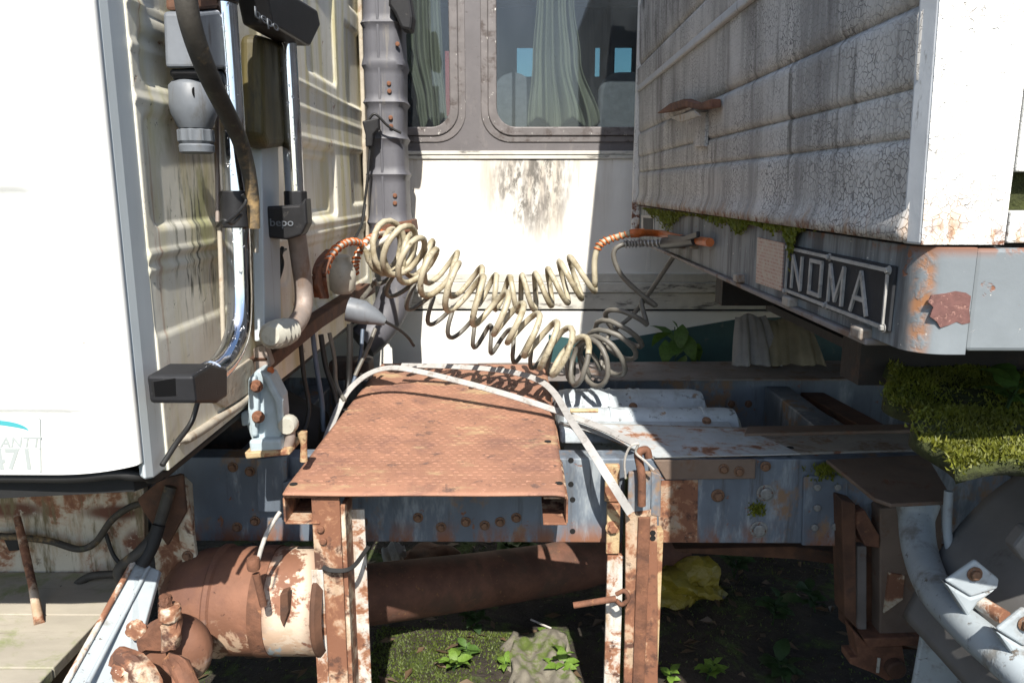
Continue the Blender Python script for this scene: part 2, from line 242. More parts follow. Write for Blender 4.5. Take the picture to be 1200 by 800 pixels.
# ------------------------------------------------------------------ mesh building
class B:
    def __init__(s): s.v = []; s.f = []
    def add(s, vs, fs):
        k = len(s.v); s.v += [tuple(q) for q in vs]; s.f += [tuple(i + k for i in f) for f in fs]; return s
    def box(s, a, b):
        x0, y0, z0 = (min(a[i], b[i]) for i in range(3)); x1, y1, z1 = (max(a[i], b[i]) for i in range(3))
        return s.add([(x0, y0, z0), (x1, y0, z0), (x1, y1, z0), (x0, y1, z0), (x0, y0, z1), (x1, y0, z1), (x1, y1, z1), (x0, y1, z1)],
                     [(0, 3, 2, 1), (4, 5, 6, 7), (0, 1, 5, 4), (1, 2, 6, 5), (2, 3, 7, 6), (3, 0, 4, 7)])
    def prism(s, poly, ext):            # poly: 3D points in a plane, ext: extrusion vector
        n = len(poly); e = Vector(ext); p = [Vector(q) for q in poly]
        return s.add(p + [q + e for q in p], [tuple(range(n))[::-1], tuple(range(n, 2 * n))] + [(i, (i + 1) % n, (i + 1) % n + n, i + n) for i in range(n)])
    def tube(s, path, r, n=12, caps=True):
        p = [Vector(q) for q in path]; m = len(p); rs = r if hasattr(r, '__len__') else [r] * m
        T = [(p[min(i + 1, m - 1)] - p[max(i - 1, 0)]).normalized() for i in range(m)]
        a = Vector((0, 0, 1)) if abs(T[0].z) < .9 else Vector((1, 0, 0)); N = (a - T[0] * a.dot(T[0])).normalized()
        vs = []
        for i in range(m):
            N = (N - T[i] * N.dot(T[i])).normalized(); Bn = T[i].cross(N)
            for k in range(n):
                th = 2 * math.pi * k / n; vs.append(p[i] + (N * math.cos(th) + Bn * math.sin(th)) * rs[i])
        fs = [(i * n + k, i * n + (k + 1) % n, (i + 1) * n + (k + 1) % n, (i + 1) * n + k) for i in range(m - 1) for k in range(n)]
        if caps: fs += [tuple(range(n))[::-1], tuple(range((m - 1) * n, m * n))]
        return s.add(vs, fs)
    def lathe(s, prof, c, ax='z', n=24, knurl=0):   # prof: (r, h) list
        c = Vector(c); vs = []
        for (r, h) in prof:
            for k in range(n):
                th = 2 * math.pi * k / n; rr = r * (1 - (knurl if k % 4 < 2 else 0)); a, b = rr * math.cos(th), rr * math.sin(th)
                vs.append(c + Vector({'z': (a, b, h), 'x': (h, a, b), 'y': (b, h, a)}[ax]))
        m = len(prof)
        fs = [(i * n + k, i * n + (k + 1) % n, (i + 1) * n + (k + 1) % n, (i + 1) * n + k) for i in range(m - 1) for k in range(n)]
        fs += [tuple(range(n))[::-1], tuple(range((m - 1) * n, m * n))]
        return s.add(vs, fs)
    def grid(s, fn, nu, nv):
        vs = [fn(i / nu, j / nv) for j in range(nv + 1) for i in range(nu + 1)]; k = nu + 1
        return s.add(vs, [(j * k + i, j * k + i + 1, (j + 1) * k + i + 1, (j + 1) * k + i) for j in range(nv) for i in range(nu)])
    def ribbon(s, path, wd, th, nrm):
        p = [Vector(q) for q in path]; m = len(p); vs = []
        for i in range(m):
            T = (p[min(i + 1, m - 1)] - p[max(i - 1, 0)]).normalized(); N = Vector(nrm[i] if isinstance(nrm, list) else nrm)
            W = T.cross(N).normalized() * wd / 2; N = W.cross(T).normalized() * th / 2
            vs += [p[i] - W - N, p[i] + W - N, p[i] + W + N, p[i] - W + N]
        fs = [(i * 4 + k, i * 4 + (k + 1) % 4, i * 4 + 4 + (k + 1) % 4, i * 4 + 4 + k) for i in range(m - 1) for k in range(4)]
        return s.add(vs, fs + [(3, 2, 1, 0), tuple(range(4 * m - 4, 4 * m))])
def cat(pts, per=8):
    p = [Vector(q) for q in pts]; p = [2 * p[0] - p[1]] + p + [2 * p[-1] - p[-2]]; out = []
    for i in range(1, len(p) - 2):
        a, b, c, d = p[i - 1:i + 3]
        for k in range(per):
            t = k / per; out.append(.5 * (2 * b + (c - a) * t + (2 * a - 5 * b + 4 * c - d) * t * t + (3 * b - a - 3 * c + d) * t ** 3))
    return out + [p[-2]]
LOC = {}
def mesh(name, b):
    me = bpy.data.meshes.new(name); me.from_pydata(b.v, [], b.f); bm = bmesh.new(); bm.from_mesh(me)
    bmesh.ops.recalc_face_normals(bm, faces=bm.faces); bm.to_mesh(me); bm.free(); return me
def put(name, me, m=None, parent=None, smooth=None, bevel=0, loc=(0, 0, 0), rot=None, seg=2, kind=None, label=None):
    if isinstance(me, B): me = mesh(name, me)
    if m and not me.materials: me.materials.append(MATS[m])
    o = bpy.data.objects.new(name, me); sc.collection.objects.link(o); o.location = loc
    if rot: o.rotation_euler = rot
    LOC[o.name] = Vector(loc)
    if parent: o.parent = parent; o.matrix_parent_inverse = Matrix.Translation(-LOC[parent.name])
    if smooth is not None and len(me.polygons):
        me.polygons.foreach_set('use_smooth', [True] * len(me.polygons)); me.set_sharp_from_angle(angle=R(smooth))
    if bevel:
        mo = o.modifiers.new('bevel', 'BEVEL'); mo.width = bevel; mo.segments = seg; mo.limit_method = 'ANGLE'; mo.angle_limit = R(40)
    if kind: o['kind'] = kind
    if label: o['label'] = label
    return o
def thing(name, label, cat_, loc, group=None):
    o = bpy.data.objects.new(name, None); sc.collection.objects.link(o); o.location = loc; o.empty_display_size = .1
    LOC[o.name] = Vector(loc); o['label'] = label; o['category'] = cat_
    if group: o['group'] = group
    return o
def tag(o, label, cat_, group=None):
    o['label'] = label; o['category'] = cat_
    if group: o['group'] = group
    return o
def fb(px0, py0, px1, py1, Y, d, b=None):     # box whose front face, standing at depth Y, covers that part of the photo
    b = b or B(); pm = (py0 + py1) / 2
    return b.box((PY(px0, pm, Y).x, Y, PY(px0, py1, Y).z), (PY(px1, pm, Y).x, Y + d, PY(px1, py0, Y).z))
def fpoly(pts, Y, d, b=None):                 # the same for an outline
    return (b or B()).prism([PY(x, y, Y) for x, y in pts], (0, d, 0))
def bolt_mesh(name, r, h, m, hexn=6, washer=True):
    b = B()
    if washer: b.lathe([(r * 1.45, 0), (r * 1.45, -h * .2), (r * 1.3, -h * .25)], (0, 0, 0), 'y', 16)
    b.lathe([(r, -h * .2), (r, -h * .85), (r * .8, -h)], (0, 0, 0), 'y', hexn)
    me = mesh(name, b); me.materials.append(MATS[m]); return me
BOLT = bolt_mesh('bolt', .011, .012, 'bolt'); BOLTG = bolt_mesh('bolt_grey', .012, .012, 'bolt_grey'); RIV = bolt_mesh('rivet', .011, .009, 'bolt_grey', 12, False); RIVR = bolt_mesh('rusty_rivet', .010, .008, 'rust', 12, False)
HOLE = mesh('hole', B().lathe([(.0085, .0), (.0085, -.0015)], (0, 0, 0), 'y', 14)); HOLE.materials.append(MATS['hole'])
def bolts(parent, pts, Y, me=BOLT, name='bolt', rot=None):
    for (x, y) in pts:
        p = PY(x, y, Y); put(name, me, None, parent, loc=p, rot=rot or Euler((0, random.uniform(0, 1), 0)))
def text(name, s, size, parent, m, loc, rot, depth=.0012, shear=0, sx=1, bold=0):
    cu = bpy.data.curves.new(name, 'FONT'); cu.body = s; cu.size = size; cu.extrude = depth; cu.shear = shear; cu.offset = bold; cu.align_x = 'CENTER'; cu.align_y = 'CENTER'; cu.resolution_u = 3
    to = bpy.data.objects.new(name, cu); sc.collection.objects.link(to); dg = bpy.context.evaluated_depsgraph_get()
    me = bpy.data.meshes.new_from_object(to.evaluated_get(dg)); bpy.data.objects.remove(to); me.transform(Matrix.Diagonal((sx, 1, 1, 1))); me.materials.clear()
    return put(name, me, m, parent, loc=loc, rot=rot)
random.seed(4)

XC, YC0, YC1 = -.755, 1.45, 3.97
XT, YT0, YT1 = .571, 1.10, 3.69
YR, ZR, ZRB = 2.2, .922, .649
YB = 4.2

# ------------------------------------------------------------------ ground
rg = np.random.default_rng(3)
def gz(x, y):
    q = .025 * math.sin(3.1 * x + 1.3 * y) * math.cos(2.3 * y - x) + .012 * math.sin(9 * x + 2) * math.sin(8 * y)
    f = max(0., 1 - max(abs(x) - 3, abs(y - 3) - 3.5, 0) / 2)
    return q * f
b = B()
xs = sorted(set([-150, -60, -25, -12, -7] + [round(-5 + i * .1, 3) for i in range(101)] + [7, 12, 25, 60, 150])); ys = sorted(set([-150, -60, -25, -12, -6] + [round(-4 + i * .1, 3) for i in range(121)] + [10, 14, 25, 60, 150]))
b.add([(x, y, gz(x, y)) for y in ys for x in xs], [(j * len(xs) + i, j * len(xs) + i + 1, (j + 1) * len(xs) + i + 1, (j + 1) * len(xs) + i) for j in range(len(ys) - 1) for i in range(len(xs) - 1)])
g = put('ground', b, 'soil', smooth=60, kind='structure')

# ------------------------------------------------------------------ bus behind
bus = thing('bus', 'old white bus with grey window band standing crosswise behind the truck', 'bus', (0, YB + 1.2, 0))
zs = PY(600, 181, YB).z; ztrim = PY(600, 322, YB).z; ztb = PY(600, 362, YB).z
put('side_panel', B().box((-3.2, YB, ztrim), (3.4, YB + .03, zs - .018)), 'bus_white', bus)
for (y0, y1, dd) in ((177, 181.5, .012), (182.5, 186.5, .009)):
    put('waist_moulding', B().box((-3.2, YB - dd, PY(600, y1, YB).z), (3.4, YB + .02, PY(600, y0, YB).z)), 'bus_trim', bus, bevel=.003)
for (y0, y1, dd) in ((320, 330.4, .010), (330.6, 342.4, .018), (342.6, 362, .008)):
    put('skirt_moulding', B().box((-3.2, YB - dd, PY(600, y1, YB).z), (3.4, YB + .02, PY(600, y0, YB).z)), 'bus_trim', bus, bevel=.004)
put('skirt', B().box((-3.2, YB + .004, .45), (3.4, YB + .03, ztb - .012)), 'bus_white', bus, bevel=.004)
put('teal_skirt', fpoly([(643, 392), (700, 402), (870, 373), (1150, 366), (1150, 640), (643, 640)], YB - .004, .006), 'teal', bus)
for x in (-1.9, PY(760, 300, YB).x, 2.0): put('panel_joint', B().box((x - .012, YB - .003, ztrim + .002), (x + .012, YB + .01, zs - .02)), 'bus_white', bus, bevel=.002)
def rrect(x0, x1, z0, z1, r, n=8):
    pts = []
    for (cx, cz, a0) in ((x1 - r, z0 + r, -90), (x1 - r, z1 - r, 0), (x0 + r, z1 - r, 90), (x0 + r, z0 + r, 180)):
        pts += [(cx + r * math.cos(R(a0 + 90 * k / n)), cz + r * math.sin(R(a0 + 90 * k / n))) for k in range(n + 1)]
    return pts
def ring(a, c, y0, y1):          # ring between two loops of equal count, from depth y0 (front) to y1
    n = len(a); vs = [(x, y0, z) for x, z in a] + [(x, y0, z) for x, z in c] + [(x, y1, z) for x, z in a] + [(x, y1, z) for x, z in c]; fs = []
    for i in range(n):
        j = (i + 1) % n; fs += [(i, j, n + j, n + i), (2 * n + j, 2 * n + i, 3 * n + i, 3 * n + j), (j, i, 2 * n + i, 2 * n + j), (n + i, n + j, 3 * n + j, 3 * n + i)]
    return B().add(vs, fs)
gx0 = PY(582, 100, YB).x; gx1 = PY(527, 100, YB).x; gzb = PY(640, 149, YB).z; gzt = 3.0; mid = (gx0 + gx1) / 2; WW = 1.12
for k in (-2, -1, 0, 1):
    x0 = gx0 + k * (WW + gx0 - gx1); x1 = x0 + WW; hm = (gx0 - gx1) / 2
    inner = rrect(x0, x1, gzb, gzt, .10); o1 = rrect(x0 - .045, x1 + .045, gzb - .045, gzt + .045, .13); o2 = rrect(x0 - .083, x1 + .083, gzb - .078, gzt + .083, .155)
    cell = []
    X0, X1, Z0, Z1 = x0 - hm, x1 + hm, zs, 3.15
    for (x, z) in o2:
        cx, cz = (x0 + x1) / 2, (gzb + gzt) / 2; dx, dz = x - cx, z - cz; hx, hz = (X1 - X0) / 2, (Z1 - Z0) / 2
        q = min(hx / abs(dx) if abs(dx) > 1e-6 else 9, hz / abs(dz) if abs(dz) > 1e-6 else 9); cell.append((cx + dx * q, min(max(cz + dz * q, Z0), Z1)))
    # exact rectangle corners so that neighbouring cells meet
    for q in range(4):
        i = q * 9 + 4; cell[i] = [(X1, Z0), (X1, Z1), (X0, Z1), (X0, Z0)][q]
    put('window_belt', ring(cell, o2, YB, YB + .03), 'bus_belt', bus)
    wn = put('window_frame', ring(o2, o1, YB - .006, YB + .03), 'window_frame', bus, bevel=.004)
    put('inner_frame', ring(o1, inner, YB - .014, YB + .028), 'window_frame', wn, bevel=.005)
    n = len(inner); put('pane', B().prism([(x * .999 + .001 * (x0 + x1) / 2, YB + .006, z) for x, z in rrect(x0 - .01, x1 + .01, gzb - .01, gzt + .01, .10)], (0, .004, 0)), 'dusty_glass', wn)
put('roof', B().prism([(-3.2, YB, 3.15), (-3.2, YB + .15, 3.3), (-3.2, YB + 2.3, 3.3), (-3.2, YB + 2.45, 3.15)], (6.6, 0, 0)), 'bus_white', bus)
put('floor_pan', B().box((-3.2, YB + .04, .9), (3.4, YB + 2.42, .98)), 'bus_inside', bus)
put('end_wall', B().box((-3.21, YB + .04, .45), (-3.16, YB + 2.45, 3.15)), 'bus_white', bus); put('end_wall', B().box((3.36, YB + .04, .45), (3.41, YB + 2.45, 3.15)), 'bus_white', bus)
fy = YB + 2.42; bw = [(-3.15, -2.3), (-1.3, -.95), (-.02, .22), (.62, .66), (.78, .92), (1.8, 2.6)]
b = B(); za, zb = PY(600, 90, fy).z, PY(600, 56, fy).z; last = -3.2
for (x0, x1) in bw: b.box((last, fy, za), (x0, fy + .03, zb)); last = x1
b.box((last, fy, za), (3.4, fy + .03, zb)); b.box((-3.2, fy + .001, .45), (3.4, fy + .03, za)); b.box((-3.2, fy + .001, zb), (3.4, fy + .03, 3.15))
put('far_wall', b, 'bus_inside', bus)
for (x0, x1) in bw: put('far_pane', B().box((x0, fy + .012, za), (x1, fy + .018, zb)), 'tinted_glass', bus)
def seat(px, py, Y, wd):
    p = PY(px, py, Y); z1 = p.z; z0 = 1.35
    st = put('seat', B().box((p.x - wd / 2, Y - .1, z0), (p.x + wd / 2, Y + .42, z0 + .12)), 'seat_fabric', bus, bevel=.03, seg=3)
    put('seat_back', B().prism([(x, Y, z) for x, z in rrect(p.x - wd / 2, p.x + wd / 2, z0 + .125, z1, .13)], (0, .12, 0)), 'seat_fabric', st, bevel=.03, seg=3)
    put('seat_leg', B().box((p.x - .05, Y + .1, .98), (p.x + .05, Y + .2, z0)), 'dark_metal', st)
for a in ((602, 85, YB + .55, .25), (735, 84, YB + .6, .34), (500, 80, YB + .9, .42), (800, 84, YB + .6, .42)): seat(*a)
put('red_trim', fb(522, 60, 530, 136, YB + .09, .02), 'red_plastic', bus)
for sx_ in (-2.5, 2.6):
    wh = put('wheel', B().lathe([(.30, -.1), (.48, -.11), (.5, -.08), (.5, .12), (.48, .15), (.3, .14)], (sx_, YB + .22, .5), 'y', 28), 'rubber', bus, smooth=35); put('rim', B().lathe([(.29, -.06), (.27, -.03), (.1, -.02), (.08, -.09)], (sx_, YB + .22, .5), 'y', 24), 'grey_paint', wh, smooth=35)
def curtain(label, left, right, Y, amp, nf, seed):
    rr = random.Random(seed); ph = [rr.uniform(0, 6.28) for _ in range(8)]
    def edge(e, v): # e: list of (t from top, px)
        for (t0, a), (t1, c) in zip(e, e[1:]):
            if v <= t1: q = (v - t0) / (t1 - t0); q = q * q * (3 - 2 * q); return a + (c - a) * q
        return e[-1][1]
    def fn(u, v):
        v = 1 - v; py = -230 + v * (146 + 230); a, c = edge(left, v), edge(right, v); p = PY(a + (c - a) * u, py, Y)
        f = math.sin(nf * u * 6.28 + ph[0] + .7 * math.sin(3 * v + ph[2])) + .5 * math.sin(nf * 1.9 * u * 6.28 + ph[1] + 1.3 * v) + .25 * math.sin(nf * 3.3 * u * 6.28 + ph[4])
        low = max(0, (v - .8) / .2); f += low * .8 * math.sin(11 * v + 9 * u + ph[3])
        p.z += .015 * math.sin(6.28 * u * nf * .6 + ph[5]) * low * 2; return (p.x, Y + amp * f, p.z)
    o = put('curtain', B().grid(fn, 120, 90), 'curtain', smooth=80); mo = o.modifiers.new('s', 'SOLIDIFY'); mo.thickness = .003
    tag(o, label, 'curtain', 'curtains in the bus windows')
curtain('green curtain hanging in the left bus window beside the ribbed intake column', [(0, 462), (.75, 470), (.94, 487), (1, 490)], [(0, 512), (.6, 516), (.8, 519), (1, 524)], YB + .085, .022, 3.4, 1)
curtain('gathered green curtain flaring at its foot in the right bus window', [(0, 622), (.6, 629), (.8, 624), (1, 618)], [(0, 676), (.62, 673), (.8, 681), (1, 704)], YB + .095, .028, 3.6, 5)

# ------------------------------------------------------------------ trailer
trl = thing('trailer', 'weathered semi-trailer with crackled plank front wall and grey front beam', 'trailer', (XT + 1.2, 2.4, 0))
ZB0, ZB1, ZTOP = 1.482, 1.637, 3.05
def xl(z): return XT - .028 * (z - ZB1)      # the body leans a little towards the cab
ybase = PX(1085, 285, XT).y
seams = [ZB1 + .006] + [PX(1085, y, XT).z for y in (160, 101, 8, -160, -238)] + [2.55, 2.78, ZTOP]
fw = put('front_wall', B().prism([(xl(ZB1) + .022, YT0 + .04, ZB1 - .03), (xl(ZTOP) + .022, YT0 + .04, ZTOP), (xl(ZTOP) + .06, YT0 + .04, ZTOP), (xl(ZB1) + .0505, YT0 + .04, ZB1 - .03)], (0, YT1 - YT0 - .04, 0)), 'trailer_crackle', trl)
for k, (z0, z1) in enumerate(zip(seams, seams[1:])):
    rr = random.Random(k); off = (-.002, .001, -.001, .002, -.006, .001, 0, .001)[k]
    def fn(u, v, z0=z0, z1=z1, off=off, k=k):
        y = YT0 + .026 + u * (YT1 - YT0 - .026); z = z0 + .001 + v * (z1 - z0 - .002)
        wz = .002 * math.sin(2.1 * y + k); e = min(v, 1 - v) * (z1 - z0)
        x = xl(z) + off + .009 * max(0, 1 - e / .009) ** 2 + .0018 * math.sin(2.2 * y + k)
        if k == 0: x -= .020 * max(0, 1 - v * 2.6) ** 1.5 + .0014 * math.sin(31 * y + 2 * math.sin(13 * y)) * max(0, 1 - v * 3)
        return (x, y, z + wz * (1 if 0 < k else v))
    o = put('plank', B().grid(fn, 150, 10), 'trailer_crackle', fw, smooth=50); mo = o.modifiers.new('s', 'SOLIDIFY'); mo.thickness = .014; mo.offset = 0
# rusty hinge lug and its bracket on the wall
pl_ = [PX(x, y, XT - .02) for x, y in ((778, 133), (795, 121), (812, 116), (828, 122), (845, 116), (846, 126), (830, 129), (812, 125), (798, 130))]
lug = put('hinge_lug', B().prism(pl_, (-.03, 0, 0)), 'rust', fw, bevel=.004)
put('lug_plate', B().prism([PX(x, y, XT - .055) for x, y in ((787, 138), (815, 130), (822, 136), (800, 143))], (-.006, 0, 0)), 'sill_cream', lug)
put('lug_stem', B().prism([PX(x, y, XT - .012) for x, y in ((815, 131), (832, 131), (830, 172), (817, 172))], (-.012, 0, 0)), 'trailer_crackle', lug, bevel=.003)
# upper rusty batten
zb_ = [PX(1085, y, XT).z for y in (-150, -168)]
b = B().box((xl(2.1) - .018, YT0 + .5, zb_[0] - .004), (xl(2.1) + .01, YT1, zb_[0] + .022))
put('batten', b, 'trailer_corner', fw, bevel=.006)
# corner post and side wall facing the yard
def cp(z): x = xl(z); return [(x - .011, YT0 + .036, z), (x - .001, YT0, z), (x + .04, YT0 + .012, z), (x + .006, YT0 + .048, z)]
b = B().add(cp(ZB1 + .003) + cp(ZTOP), [(3, 2, 1, 0), (4, 5, 6, 7)] + [(i, (i + 1) % 4, 4 + (i + 1) % 4, 4 + i) for i in range(4)]); put('corner_post', b, 'trailer_corner', trl, bevel=.004)
xg = PY(1184, 240, YT0).x; zg0, zg1 = PY(1190, 247, YT0).z, PY(1190, 204, YT0).z
def sidep(x0, x1, z0, z1):
    b = B(); b.prism([((xl(z0) - .0005) if x0 is None else x0, YT0, z0), (x1, YT0, z0), (x1, YT0, z1), ((xl(z1) - .0005) if x0 is None else x0, YT0, z1)], (0, .02, 0)); return b
sw = put('side_wall', sidep(None, xg - .002, ZB1 + .004, ZTOP), 'trailer_side', trl)
put('side_board', sidep(xg + .002, 4.2, ZB1 + .006, zg0), 'trailer_side', sw, bevel=.003); put('side_board', sidep(xg + .05, 4.2, zg0 + .002, zg1), 'trailer_side', sw); put('side_board', sidep(xg + .002, 4.2, zg1 + .003, 2.3), 'trailer_side', sw, bevel=.003); put('side_board', sidep(xg + .002, 4.2, 2.304, ZTOP), 'trailer_side', sw, bevel=.003)
put('recess_back', B().box((xg - .001, YT0 + .03, zg0 - .01), (xg + .06, YT0 + .034, zg1 + .01)), 'moss_base', sw)
put('far_side_wall', B().box((XT - .035, YT1 + .001, ZB0 + .004), (4.2, YT1 + .02, ZTOP)), 'trailer_side', trl)
put('deck', B().box((XT + .051, YT0 + .022, ZB1 - .03), (4.2, YT1 - .001, ZB1 + .02)), 'dark_metal', trl)
put('top_rail', B().box((xl(ZTOP) - .012, YT0 - .004, ZTOP), (xl(ZTOP) + .06, YT1, ZTOP + .05)), 'trailer_corner', trl, bevel=.006)
# front beam with rounded corner, wrapping round to the side
rc = .05
out = [(XT, YT1)] + [(XT, YT0 + .3)] + [(XT + rc - rc * math.cos(R(90 * k / 8)), YT0 + rc - rc * math.sin(R(90 * k / 8)) - .004) for k in range(9)] + [(PY(1136, 360, YT0).x, YT0 - .004)]
inn = [(PY(1136, 360, YT0).x, YT0 + .05), (XT + .08, YT0 + .05), (XT + .05, YT0 + .1), (XT + .05, YT1)]
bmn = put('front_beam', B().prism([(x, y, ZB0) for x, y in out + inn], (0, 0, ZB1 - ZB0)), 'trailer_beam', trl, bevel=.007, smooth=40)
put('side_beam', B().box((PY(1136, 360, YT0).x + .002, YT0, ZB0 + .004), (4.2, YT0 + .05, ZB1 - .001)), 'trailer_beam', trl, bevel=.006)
put('lower_flange', B().box((XT - .012, YT0 + .12, ZB0 - .012), (XT + .14, YT1, ZB0 - .001)), 'rail_far', trl, bevel=.003)
put('rust_patch', fpoly([(1092, 346), (1108, 344), (1120, 341), (1132, 343), (1138, 347), (1136, 362), (1137, 378), (1128, 380), (1121, 377), (1112, 381), (1102, 384), (1098, 377), (1090, 371), (1094, 360), (1088, 354)], YT0 - .0048, .003), 'rust_patch', bmn)
for y in (1.7, 2.9): put('chassis_beam', B().box((XT + .2, y, 1.28), (4.2, y + .1, ZB1 - .032)), 'dark_metal', trl)
put('coupling_plate', B().box((XT + .4, 1.72, 1.25), (3, 3.0, 1.278)), 'dark_metal', trl)
for x in (1.3, 2.1, 2.9): put('cross_beam', B().box((x, YT0 + .06, 1.5), (x + .07, YT1 - .05, ZB1 - .032)), 'dark_metal', trl)
# name plate with raised letters
def wl(px, py, off=.0): p = PX(px, py, XT - off); return p
plate = put('name_plate', B().prism([wl(*q) for q in ((929, 287), (1053, 312), (1045, 389), (922, 344))], (-.006, 0, 0)), 'name_plate', trl, bevel=.002)
def zlin(px, ya, yb): return ya, yb
A_, C_, D_, E_ = (wl(*q) for q in ((929, 287), (1053, 312), (1045, 389), (922, 344)))
y0p, y1p = (A_.y + E_.y) / 2, (C_.y + D_.y) / 2; zt_, zb2 = (A_.z + C_.z) / 2, (E_.z + D_.z) / 2
def pp(u, v, x): return Vector((x, y0p + (y1p - y0p) * u, zb2 + (zt_ - zb2) * v))
def stroke(b, pts, wd, x0=XT - .0062, th=.004):
    for (a, c) in zip(pts, pts[1:]):
        p, q = pp(*a, x0), pp(*c, x0); T = (q - p).normalized(); N = Vector((1, 0, 0)).cross(T) * wd / 2; p -= T * wd * .35; q += T * wd * .35
        b.prism([p - N, q - N, q + N, p + N], (-th, 0, 0))
    return b
def letter(nm, strokes, wd=.0072):
    b = B()
    for i, sg in enumerate(strokes): stroke(b, sg, wd, th=.004 + i * .0003)
    return put('letter', b, 'plate_metal', plate)
letter('N', [[(.085, .18), (.085, .80)], [(.085, .80), (.195, .18)], [(.195, .18), (.195, .80)]])
letter('O', [[(.295, .2), (.295, .80)], [(.295, .80), (.415, .80)], [(.415, .80), (.415, .2)], [(.415, .2), (.295, .2)]])
letter('M', [[(.50, .18), (.50, .80)], [(.50, .80), (.565, .22)], [(.565, .22), (.63, .80)], [(.63, .80), (.63, .18)]])
letter('A', [[(.71, .16), (.775, .80)], [(.775, .80), (.84, .16)], [(.732, .38), (.82, .38)]])
for i, sg in enumerate(([(.02, .93), (.455, .93)], [(.50, .93), (.955, .93)], [(.02, .07), (.455, .07)], [(.50, .07), (.955, .07)], [(.012, .13), (.012, .86)], [(.968, .13), (.968, .86)])):
    put('border', stroke(B(), [sg[0], sg[1]], .006 if i < 4 else .004), 'plate_metal', plate)
BS = bolt_mesh('screw', .005, .007, 'plate_metal')
for (u, v) in ((.01, .95), (.475, .93), (.97, .93), (.01, .05), (.475, .07), (.97, .06)): put('screw', BS, None, plate, loc=pp(u, v, XT - .006), rot=(0, 0, R(-90)))
dp = put('data_plate', B().prism([wl(*q) for q in ((889, 278), (920, 285), (917, 341), (887, 331))], (-.003, 0, 0)), 'print_plate', trl)
sp = put('serial_plate', B().prism([wl(*q) for q in ((752, 252), (767, 253), (767, 274), (752, 274))], (-.003, 0, 0)), 'plate_metal', trl)
put('plate_recess', B().prism([wl(*q, .0035) for q in ((754, 255), (765, 256), (765, 271), (754, 271))], (-.001, 0, 0)), 'name_plate', sp)
for (px, py) in ((800, 287), (815, 287), (868, 325), (928, 352), (1012, 388)): p = PX(px, py, XT - .005); put('weld_tab', B().box((XT - .02, p.y - .02, p.z - .012), (XT + .02, p.y + .02, p.z + .008)), 'rail_top', trl, bevel=.004)
def tufts(pts, hgt, wd, rr, lean=.6):
    n = len(pts); b = B()
    for p in pts:
        a = rr.uniform(0, 6.28); h = hgt * rr.uniform(.5, 1.3); w_ = wd * rr.uniform(.7, 1.3); dx, dy = math.cos(a) * w_, math.sin(a) * w_; lx, ly = rr.uniform(-1, 1) * h * lean, rr.uniform(-1, 1) * h * lean
        b.add([(p[0] - dx, p[1] - dy, p[2]), (p[0] + dx, p[1] + dy, p[2]), (p[0] + lx, p[1] + ly, p[2] + h)], [(0, 1, 2)])
    return b
rr = random.Random(8)
for (pxc, sp_, drop) in ((782, 20, 20), (865, 16, 14), (926, 10, 30), (905, 30, 8), (840, 25, 8), (764, 9, 8)):
    pts = []
    for _ in range(1300 if drop > 10 else 400):
        px = rr.gauss(pxc, sp_ * .5); base = 244 + (px - 752) * .130 * 1.0; py = base + 1 + abs(rr.gauss(0, .5)) * drop * max(.1, 1 - abs(px - pxc) / sp_); p = PX(px, py, XT - .006 - rr.random() * .012); pts.append(p)
    put('moss_tuft', tufts(pts, .010, .003, rr), 'moss', trl, kind='stuff')

# ------------------------------------------------------------------ tractor truck
trk = thing('truck', 'rusty white tractor truck with catwalk behind its cab', 'truck', (-.6, 2.7, 0))
# cab side
xe = PY(163, 541, YC0).x
def bot(x):
    t = max(0., (x - PY(60, 556, YC0).x) / (xe - PY(60, 556, YC0).x)); return PY(0, 556, YC0).z + .022 * t ** 2.2
zc1, zc2 = PY(50, 486, YC0).z, PY(20, 229, YC0).z
def fn(u, v):
    u = u ** .55; x = -2.6 + (-.756 + 2.6) * u; z0 = bot(x); z = z0 + (3.3 - z0) * v ** 1.6; d = -.756 - x; r = .012
    y = YC0 + (r - math.sqrt(max(0, r * r - (r - d) ** 2)) if d < r else 0)
    y += .010 * math.exp(-((z - zc1) / .0065) ** 2) * min(1, max(0, (PY(118, 486, YC0).x - x) / .07))
    y += .014 * math.exp(-((z - zc2) / .010) ** 2) * min(1, max(0, (PY(58, 229, YC0).x - x) / .06)); return (x, y, z)
cs = put('cab_side', B().grid(fn, 120, 260), 'cab_white', trk, smooth=60); mo = cs.modifiers.new('s', 'SOLIDIFY'); mo.thickness = .012; mo.offset = 1
stk = put('sticker', fpoly([(-40, 491), (47, 490), (48, 553), (-40, 553)], YC0 - .002, .0015), 'sticker', cs)
pxm = .90 * YC0 / FPX
text('sticker_letters', 'ANTT', 13 * 1.4 * pxm * 1.15, stk, 'ink_grey', PY(23, 518.5, YC0 - .0025), (R(90), 0, 0), .0004, .25, 1, .0005)
text('sticker_number', '471', 30 * 1.4 * pxm, stk, 'ink_grey', PY(15, 539, YC0 - .0025), (R(90), 0, 0), .0004, 0, 1, .0011)
arc = [PY(-12 + 46 * math.cos(a), 506 - 14 * math.sin(a) if a < 1.6 else 492, YC0 - .0025) for a in [R(5 + k * 9) for k in range(11)]]
b = B(); 
for k in range(10):
    p, q = arc[k], arc[k + 1]; h0, h1 = .001 + .009 * math.sin(k / 10 * 2.4), .001 + .009 * math.sin((k + 1) / 10 * 2.4); b.prism([p, q, q - Vector((0, 0, h1)), p - Vector((0, 0, h0))], (0, .0004, 0))
put('sticker_swoosh', b, 'ink_teal', stk)
b = B()
for k in range(4): pass
